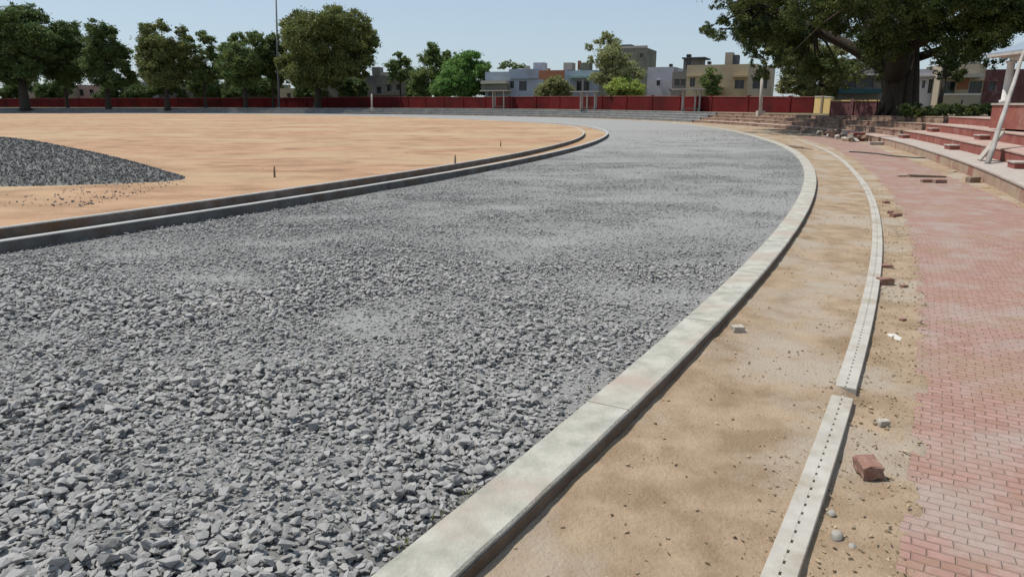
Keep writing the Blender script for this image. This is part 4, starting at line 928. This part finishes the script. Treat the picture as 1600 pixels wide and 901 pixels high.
tree('large dark tree at the left end of the far wall', 40, 170, 192, [(-20, 40, 26), (0, 40, 30), (35, 22, 18), (38, 45, 26), (5, 78, 30), (45, 82, 27), (20, 108, 24), (62, 58, 20), (-22, 75, 26), (62, 108, 17), (75, 80, 17), (-10, 112, 20), (12, 12, 10)], M['leaf_dark'], 1.2, .62, 1.0, 1, group=G1)
tree('smaller dark tree squeezed right of the leftmost tree', 106, 170, 200, [(100, 50, 16), (115, 72, 16), (95, 82, 18), (122, 102, 20), (92, 110, 15), (105, 120, 16), (110, 92, 16)], M['leaf_dark'], .5, .6, 1.0, 2, group=G1)
tree('dark open crowned tree, third from the left', 170, 170, 196, [(155, 47, 13), (172, 50, 9), (160, 76, 19), (145, 62, 10), (176, 92, 19), (150, 104, 18), (188, 62, 6), (184, 80, 10), (166, 118, 17), (197, 102, 10), (150, 84, 12), (205, 120, 9), (190, 122, 14)], M['leaf_dark'], .75, .55, .9, 3, group=G1)
tree('broad olive coloured tree, fourth from the left', 262, 170, 194, [(232, 50, 12), (262, 43, 10), (285, 50, 8), (240, 68, 14), (256, 74, 22), (284, 76, 17), (234, 88, 17), (260, 102, 24), (290, 100, 17), (235, 112, 15), (272, 118, 18), (250, 122, 16), (295, 62, 6)], M['leaf_olive'], .7, .55, .95, 4, group=G1)
tree('slim green tree touching the olive tree', 322, 170, 198, [(316, 58, 10), (327, 64, 7), (325, 83, 13), (312, 100, 13), (336, 92, 11), (322, 117, 14), (310, 78, 8), (340, 112, 9)], M['leaf_mid'], .45, .5, .9, 5, group=G1)
tree('dark green tree with twin tops left of the mast', 384, 170, 196, [(366, 62, 11), (394, 60, 11), (358, 78, 12), (382, 84, 18), (370, 104, 19), (400, 98, 17), (385, 119, 17), (408, 80, 9), (355, 112, 12)], M['leaf_mid'], .6, .52, 1.0, 6, group=G1)
tree('dark tree directly behind the mast', 428, 170, 200, [(425, 60, 10), (418, 80, 14), (432, 98, 14), (416, 112, 14), (430, 122, 12), (440, 75, 10)], M['leaf_dark'], .45, .5, 1.0, 7, group=G1)
tree('largest rounded tree on the left side, right of the mast', 496, 170, 192, [(473, 42, 21), (508, 22, 19), (548, 34, 19), (570, 50, 13), (490, 66, 26), (530, 70, 26), (458, 82, 22), (498, 98, 26), (552, 84, 22), (456, 60, 15), (578, 72, 12), (583, 62, 8), (538, 108, 18), (455, 112, 17), (480, 116, 18), (562, 108, 12), (522, 45, 20), (515, 120, 16), (575, 95, 9), (495, 40, 18), (445, 98, 12)], M['leaf_olive'], .95, .6, 1.0, 8, group=G1)
tree('thin sparse tree beside the unfinished grey house', 626, 160, 208, [(621, 86, 6), (633, 96, 8), (614, 104, 10), (636, 114, 12), (620, 120, 11), (626, 100, 6)], M['leaf_mid'], .3, .45, .8, 9, z0=1.2)
tree('tall sparse greyish tree left of the dense round one', 668, 165, 192, [(678, 78, 9), (668, 92, 12), (690, 96, 12), (674, 114, 15), (652, 122, 12), (655, 138, 14), (688, 122, 14), (700, 85, 6), (668, 140, 14)], M['leaf_mid'], .4, .48, .8, 10, z0=1.2)
tree('dense round dark green tree beside the blue house', 728, 165, 184, [(722, 94, 14), (738, 92, 13), (748, 108, 12), (714, 112, 20), (740, 122, 19), (700, 128, 18), (722, 136, 18), (690, 142, 14), (748, 138, 12), (708, 102, 12)], M['leaf_green'], .6, .5, 1.3, 11, z0=1.2)
tree('wispy pale tree rising in front of the tall olive block', 955, 160, 137, [(950, 56, 8), (938, 66, 8), (958, 66, 9), (921, 74, 6), (955, 82, 13), (940, 95, 13), (970, 92, 12), (958, 110, 16), (984, 104, 12), (998, 116, 10), (938, 120, 12), (925, 95, 7), (975, 118, 12)], M['leaf_wispy'], .25, .34, .55, 12, z0=1.2)
tree('bright yellow green bush showing over the red wall', 980, 165, 132, [(958, 138, 11), (972, 130, 11), (986, 132, 13), (1002, 138, 10), (978, 142, 13), (992, 142, 12)], M['leaf_bright'], .2, .3, 1.1, 13, z0=1.2, name='bush', cat='bush')
tree('dull green bush over the wall in front of the orange parapet', 866, 165, 155, [(858, 132, 10), (872, 128, 9), (883, 138, 11), (846, 145, 10), (866, 145, 12), (884, 147, 9), (852, 138, 9)], M['leaf_greyish'], .25, .36, 1.0, 14, z0=1.2, name='bush', cat='bush')
tree('small rooftop garden plants on the pale blue house', 800, 113, 184, [(784, 104, 6), (795, 101, 6), (806, 104, 6), (816, 105, 5)], M['leaf_mid'], .1, .3, .9, 15, z0=10.0, name='rooftop_plants', cat='plants', limbs=False)
tree('small dark green tree in front of the cream house', 1112, 160, 112, [(1110, 112, 8), (1118, 124, 8), (1104, 132, 10), (1120, 140, 9), (1100, 122, 6), (1110, 142, 10)], M['leaf_mid'], .15, .26, .6, 16, z0=1.2)
tree('tall greyish green tree hanging over the end of the red wall', 1262, 165, 94, [(1228, 88, 20), (1258, 98, 22), (1290, 108, 20), (1238, 120, 18), (1272, 128, 20), (1212, 72, 16), (1302, 132, 16), (1250, 70, 20), (1285, 80, 20), (1225, 136, 12), (1310, 112, 12), (1255, 140, 14), (1290, 145, 12)], M['leaf_greyish'], .35, .32, 1.0, 17, z0=1.2)
for i, (px, w_, tp, yy, lb) in enumerate([(20, 34, 128, 252, 'low dark bush behind the wall under the leftmost tree'), (78, 26, 132, 252, 'low dark bush behind the wall between the two leftmost trunks'), (176, 26, 126, 254, 'dark bushy growth behind the third tree trunk'), (216, 18, 132, 254, 'dark bush behind the wall before the olive tree'),
        (262, 30, 124, 256, 'dark bushy growth behind the olive tree trunk'), (322, 26, 122, 252, 'dark bush behind the slim green tree'), (378, 30, 122, 250, 'dark bushy growth behind the twin topped tree'), (424, 22, 126, 248, 'dark bush behind the foot of the mast'), (476, 18, 128, 236, 'dark bush left of the largest left trunk'), (524, 30, 124, 214, 'dark bushy growth right of the largest left trunk'), (560, 18, 128, 214, 'dark bush before the unfinished grey house'), (648, 16, 130, 204, 'dark bush at the right end of the unfinished grey house')]):
    rr = random.Random(300 + i); tree(lb, px, 165, yy, [(px + rr.uniform(-1, 1) * w_ * .8, rr.uniform(tp, 150), rr.uniform(8, 12)) for _ in range(8)], M['leaf_dark'], .25, .6, .8, 400 + i, z0=1.2, name='bush', cat='bush', group='bushes behind the far wall', limbs=False)
# the big tree, with its own trunk
def big_tree():
    y = 60; lob = [(1118, 8, 16, -3), (1150, 22, 16, 2), (1104, 44, 8, 0), (1124, 54, 8, 1), (1130, 34, 6, 0), (1152, 0, 20, -4), (1182, 48, 20, 1), (1176, 78, 11, 0), (1192, 96, 12, -1), (1215, 30, 30, -6), (1215, 30, 26, 7),
        (1250, 8, 34, -9), (1250, 5, 30, 9), (1192, 118, 8, 0), (1290, 45, 34, -10), (1290, 60, 28, 8), (1340, 15, 38, -11), (1325, 78, 30, -6), (1330, 95, 24, 6), (1368, 62, 26, -10), (1350, 120, 16, 3), (1400, 5, 38, -12), (1400, 30, 32, 10), (1450, 25, 32, -8), (1450, 60, 26, 8),
        (1428, 78, 20, -9), (1472, 82, 20, -3), (1500, 14, 30, -8), (1500, 20, 28, 6), (1506, 66, 16, 2), (1478, 112, 10, 2), (1550, 2, 22, -4), (1592, 14, 14, 0), (1582, 48, 5, 1), (1552, 46, 6, 1), (1504, 100, 11, 3), (1275, 105, 18, 2), (1305, 112, 14, -5), (1600, 40, 6, 0), (1565, 58, 4, 0),
        (1240, 60, 18, 2), (1390, 100, 12, 6), (1230, 90, 10, -2)]
    for xx, yy, rr_, dd in [(1135, -45, 32, 0), (1150, -55, 34, -8), (1160, -60, 34, 8), (1200, -100, 38, 0), (1250, -130, 42, -6), (1180, -50, 40, 4), (1240, -60, 44, -10), (1260, -70, 44, 10), (1320, -70, 46, -12), (1340, -80, 46, 12), (1400, -80, 46, 0), (1440, -70, 46, -11), (1460, -70, 46, 10), (1510, -55, 42, 0), (1560, -45, 36, -6), (1560, -45, 36, 6), (1610, -20, 26, 0),  # unseen upper left crown lobes added to spread shade over the terraces
        (1300, -150, 46, -5), (1380, -165, 48, 5), (1450, -150, 46, -4), (1400, -120, 46, -12), (1350, -130, 46, 13), (1350, 0, 30, 14), (1420, 0, 30, 15), (1280, 0, 28, 14), (1500, -10, 28, 13)]:
        lob.append((xx, yy, rr_, dd))
    lob = [(a_, b_, c_ * (1.18 if c_ > 12 else 1.0), d_) for a_, b_, c_, d_ in lob]
    for xx, yy, rr_, dd in [(1290, 80, 22, -8), (1255, 60, 24, 4), (1310, 20, 34, 0), (1375, 30, 34, -13), (1345, 55, 26, -9), (1395, 55, 24, -11), (1425, 55, 24, -12), (1440, 95, 16, -9), (1465, 60, 22, -7), (1500, 45, 22, -8), (1480, 15, 30, -10), (1420, 5, 34, -4), (1370, 90, 18, -10), (1355, 100, 16, 5), (1320, 110, 14, 8),
        (1270, 40, 20, 7), (1300, 68, 20, 7), (1245, 45, 18, 6), (1310, 45, 22, 5), (1280, 20, 24, 6), (1230, 50, 20, 0), (1205, 70, 16, 3), (1160, 42, 12, 0), (1190, 10, 26, 4), (1220, 0, 30, 0), (1530, 20, 22, 0), (1570, 5, 22, 3), (1290, 0, 34, 0), (1350, -10, 38, 0), (1450, 0, 34, 0), (1515, 88, 11, 0), (1500, 118, 7, 1), (1530, 62, 9, 2)]:
        lob.append((xx, yy, rr_, dd))
    b = at_depth(1403, 178, y); z0 = 1.35; base = Vector((b.x, y, z0)); root = empty('tree', base); tag(root, 'huge dark spreading tree with massive trunk over the terraces at right', 'tree')
    mp = (at_depth(1001, 100, y) - at_depth(1000, 100, y)).x; rr = random.Random(50); rng = np.random.default_rng(50); PP = []; SS = []; L3 = []
    for lx, ly, lr, dp in lob:
        c = at_depth(lx, ly, y + dp) if abs(dp) < 3 else at_depth(lx, ly, y); c.y = y + dp; rad = lr * mp; L3.append((c, rad))
        nc = int(12 + rad * 15)
        for k in range(nc):
            d = Vector((rr.gauss(0, 1), rr.gauss(0, 1), rr.gauss(0, 1))).normalized() * (rr.random() ** .42) * rad * (1 if rad > 1 else 1.7)
            cc = c + Vector((d.x, d.y, d.z * .8)); cr = rr.uniform(.30, .62) * (1 if rad > 1 else .5); n = int(110 * (cr / .45) ** 1.8)
            q = rng.normal(0, 1, (n, 3)); q /= np.linalg.norm(q, axis=1)[:, None]; q *= (rng.random(n)[:, None] ** .5) * cr; q[:, 2] *= .8; q *= np.where(rng.random((n, 1)) < .25, rng.uniform(1.0, 1.8, (n, 1)), 1)
            PP.append(q + np.array(cc)); SS.append(rng.uniform(.13, .27, n))
    P = np.concatenate(PP) - np.array(base); S = np.concatenate(SS)
    V, Fi = quad_leaves(P, S, rng, .35); fast_mesh('crown', V, Fi, 4, M['leaf_big'], root)
    mb = MB(); mb2 = mb
    T = lambda px, py, d=0: Vector((at_depth(px, py, y).x, y + d, at_depth(px, py, y).z))
    mb.tube([Vector((base.x, y, .6)), T(1403, 176), T(1402, 165), T(1401, 150), T(1400, 135), T(1398, 118)], [1.35, 1.25, 1.15, 1.06, 1.02, 1.05], 18, wob=.10)
    for k in range(11):
        a_ = k * .571 + .2; mb.tube([Vector((base.x + 1.75 * math.cos(a_), y + 1.7 * math.sin(a_), 1.15)), Vector((base.x + 1.12 * math.cos(a_), y + 1.12 * math.sin(a_), 2.1)), Vector((base.x + .88 * math.cos(a_), y + .88 * math.sin(a_), 4.6)), Vector((base.x + .78 * math.cos(a_ + .2), y + .78 * math.sin(a_ + .2), 7))], [.12, .34, .3, .12], 8, wob=.15)
    forks = []
    for pts_, rs in [([T(1398, 122), T(1385, 85, -2), T(1372, 40, -4), T(1350, -40, -6), T(1340, -120, -6)], [1.0, .8, .62, .4, .15]), ([T(1402, 122), T(1425, 95, 1), T(1452, 55, 2), T(1480, 0, 4), T(1500, -70, 5)], [.95, .72, .56, .36, .14]),
                     ([T(1395, 125), T(1398, 60, 3), T(1405, -10, 6), T(1400, -100, 7)], [.85, .62, .42, .2]), ([T(1392, 112), T(1350, 72, 2), T(1300, 35, 4), T(1240, 0, 5), T(1180, -30, 4)], [.62, .48, .36, .24, .1]),
                     ([T(1385, 90, -2), T(1330, 50, -6), T(1270, 20, -8), T(1200, 5, -6)], [.55, .4, .28, .1]), ([T(1300, 35, 4), T(1230, 32, 2), T(1170, 42, 1), T(1125, 46, 0)], [.25, .18, .12, .05]),
                     ([T(1425, 95, 1), T(1470, 72, -3), T(1520, 55, -2), T(1600, 42, 0), T(1660, 30, 0)], [.38, .28, .2, .14, .05]), ([T(1240, 0, 5), T(1180, 5, 0), T(1125, 12, -2)], [.2, .14, .05]), ([T(1452, 55, 2), T(1510, 25, 5), T(1570, -10, 4), T(1620, -30, 3)], [.35, .25, .15, .06]),
                     ([T(1385, 85, -2), T(1420, 40, -8), T(1450, -20, -10), T(1460, -80, -10)], [.5, .38, .25, .1])]:
        mb.tube(pts_, rs, 9, wob=.12)
    nodes = [T(1372, 40, -4), T(1350, -40, -6), T(1452, 55, 2), T(1480, 0, 4), T(1405, -10, 6), T(1300, 35, 4), T(1240, 0, 5), T(1270, 20, -8), T(1520, 55, -2), T(1450, -20, -10), T(1385, 85, -2), T(1425, 95, 1)]
    for c, rad in L3:
        s0 = min(nodes, key=lambda q: (q - c).length); r0 = .05 + .05 * rad
        mb.tube([s0, s0 + (c - s0) * .5 + Vector((0, 0, .4)), c], [r0 * 1.6, r0, r0 * .3], 6, wob=.1)
    mb.build('trunk', M['bark'], root, True, base=base)
big_tree()
tree('low dark leafy strip added as shade on the plateau between the big trunk and the pavilion', 1500, 178, 47, [(x_, 172 + (x_ * 7 % 5) - 2, 9, (x_ * 3 % 4) - 2) for x_ in range(1418, 1592, 9)], M['leaf_big'], .06, .16, 1.2, 61, z0=1.4, name='shade_strip', cat='shade_strip', limbs=False)  # leafy strip added in place of shaded ground and something dark there
# slender leaning tree between the big trunk and the pavilion
tree('slender leaning young tree between the big trunk and the pavilion', 1468, 172, 52, [(1480, 95, 10), (1474, 84, 9), (1488, 104, 7), (1492, 88, 8)], M['leaf_dark'], .17, .2, 1.0, 60, z0=1.4, name='tree')

for o in bpy.data.objects:
    if o.get('_c'): del o['_c']
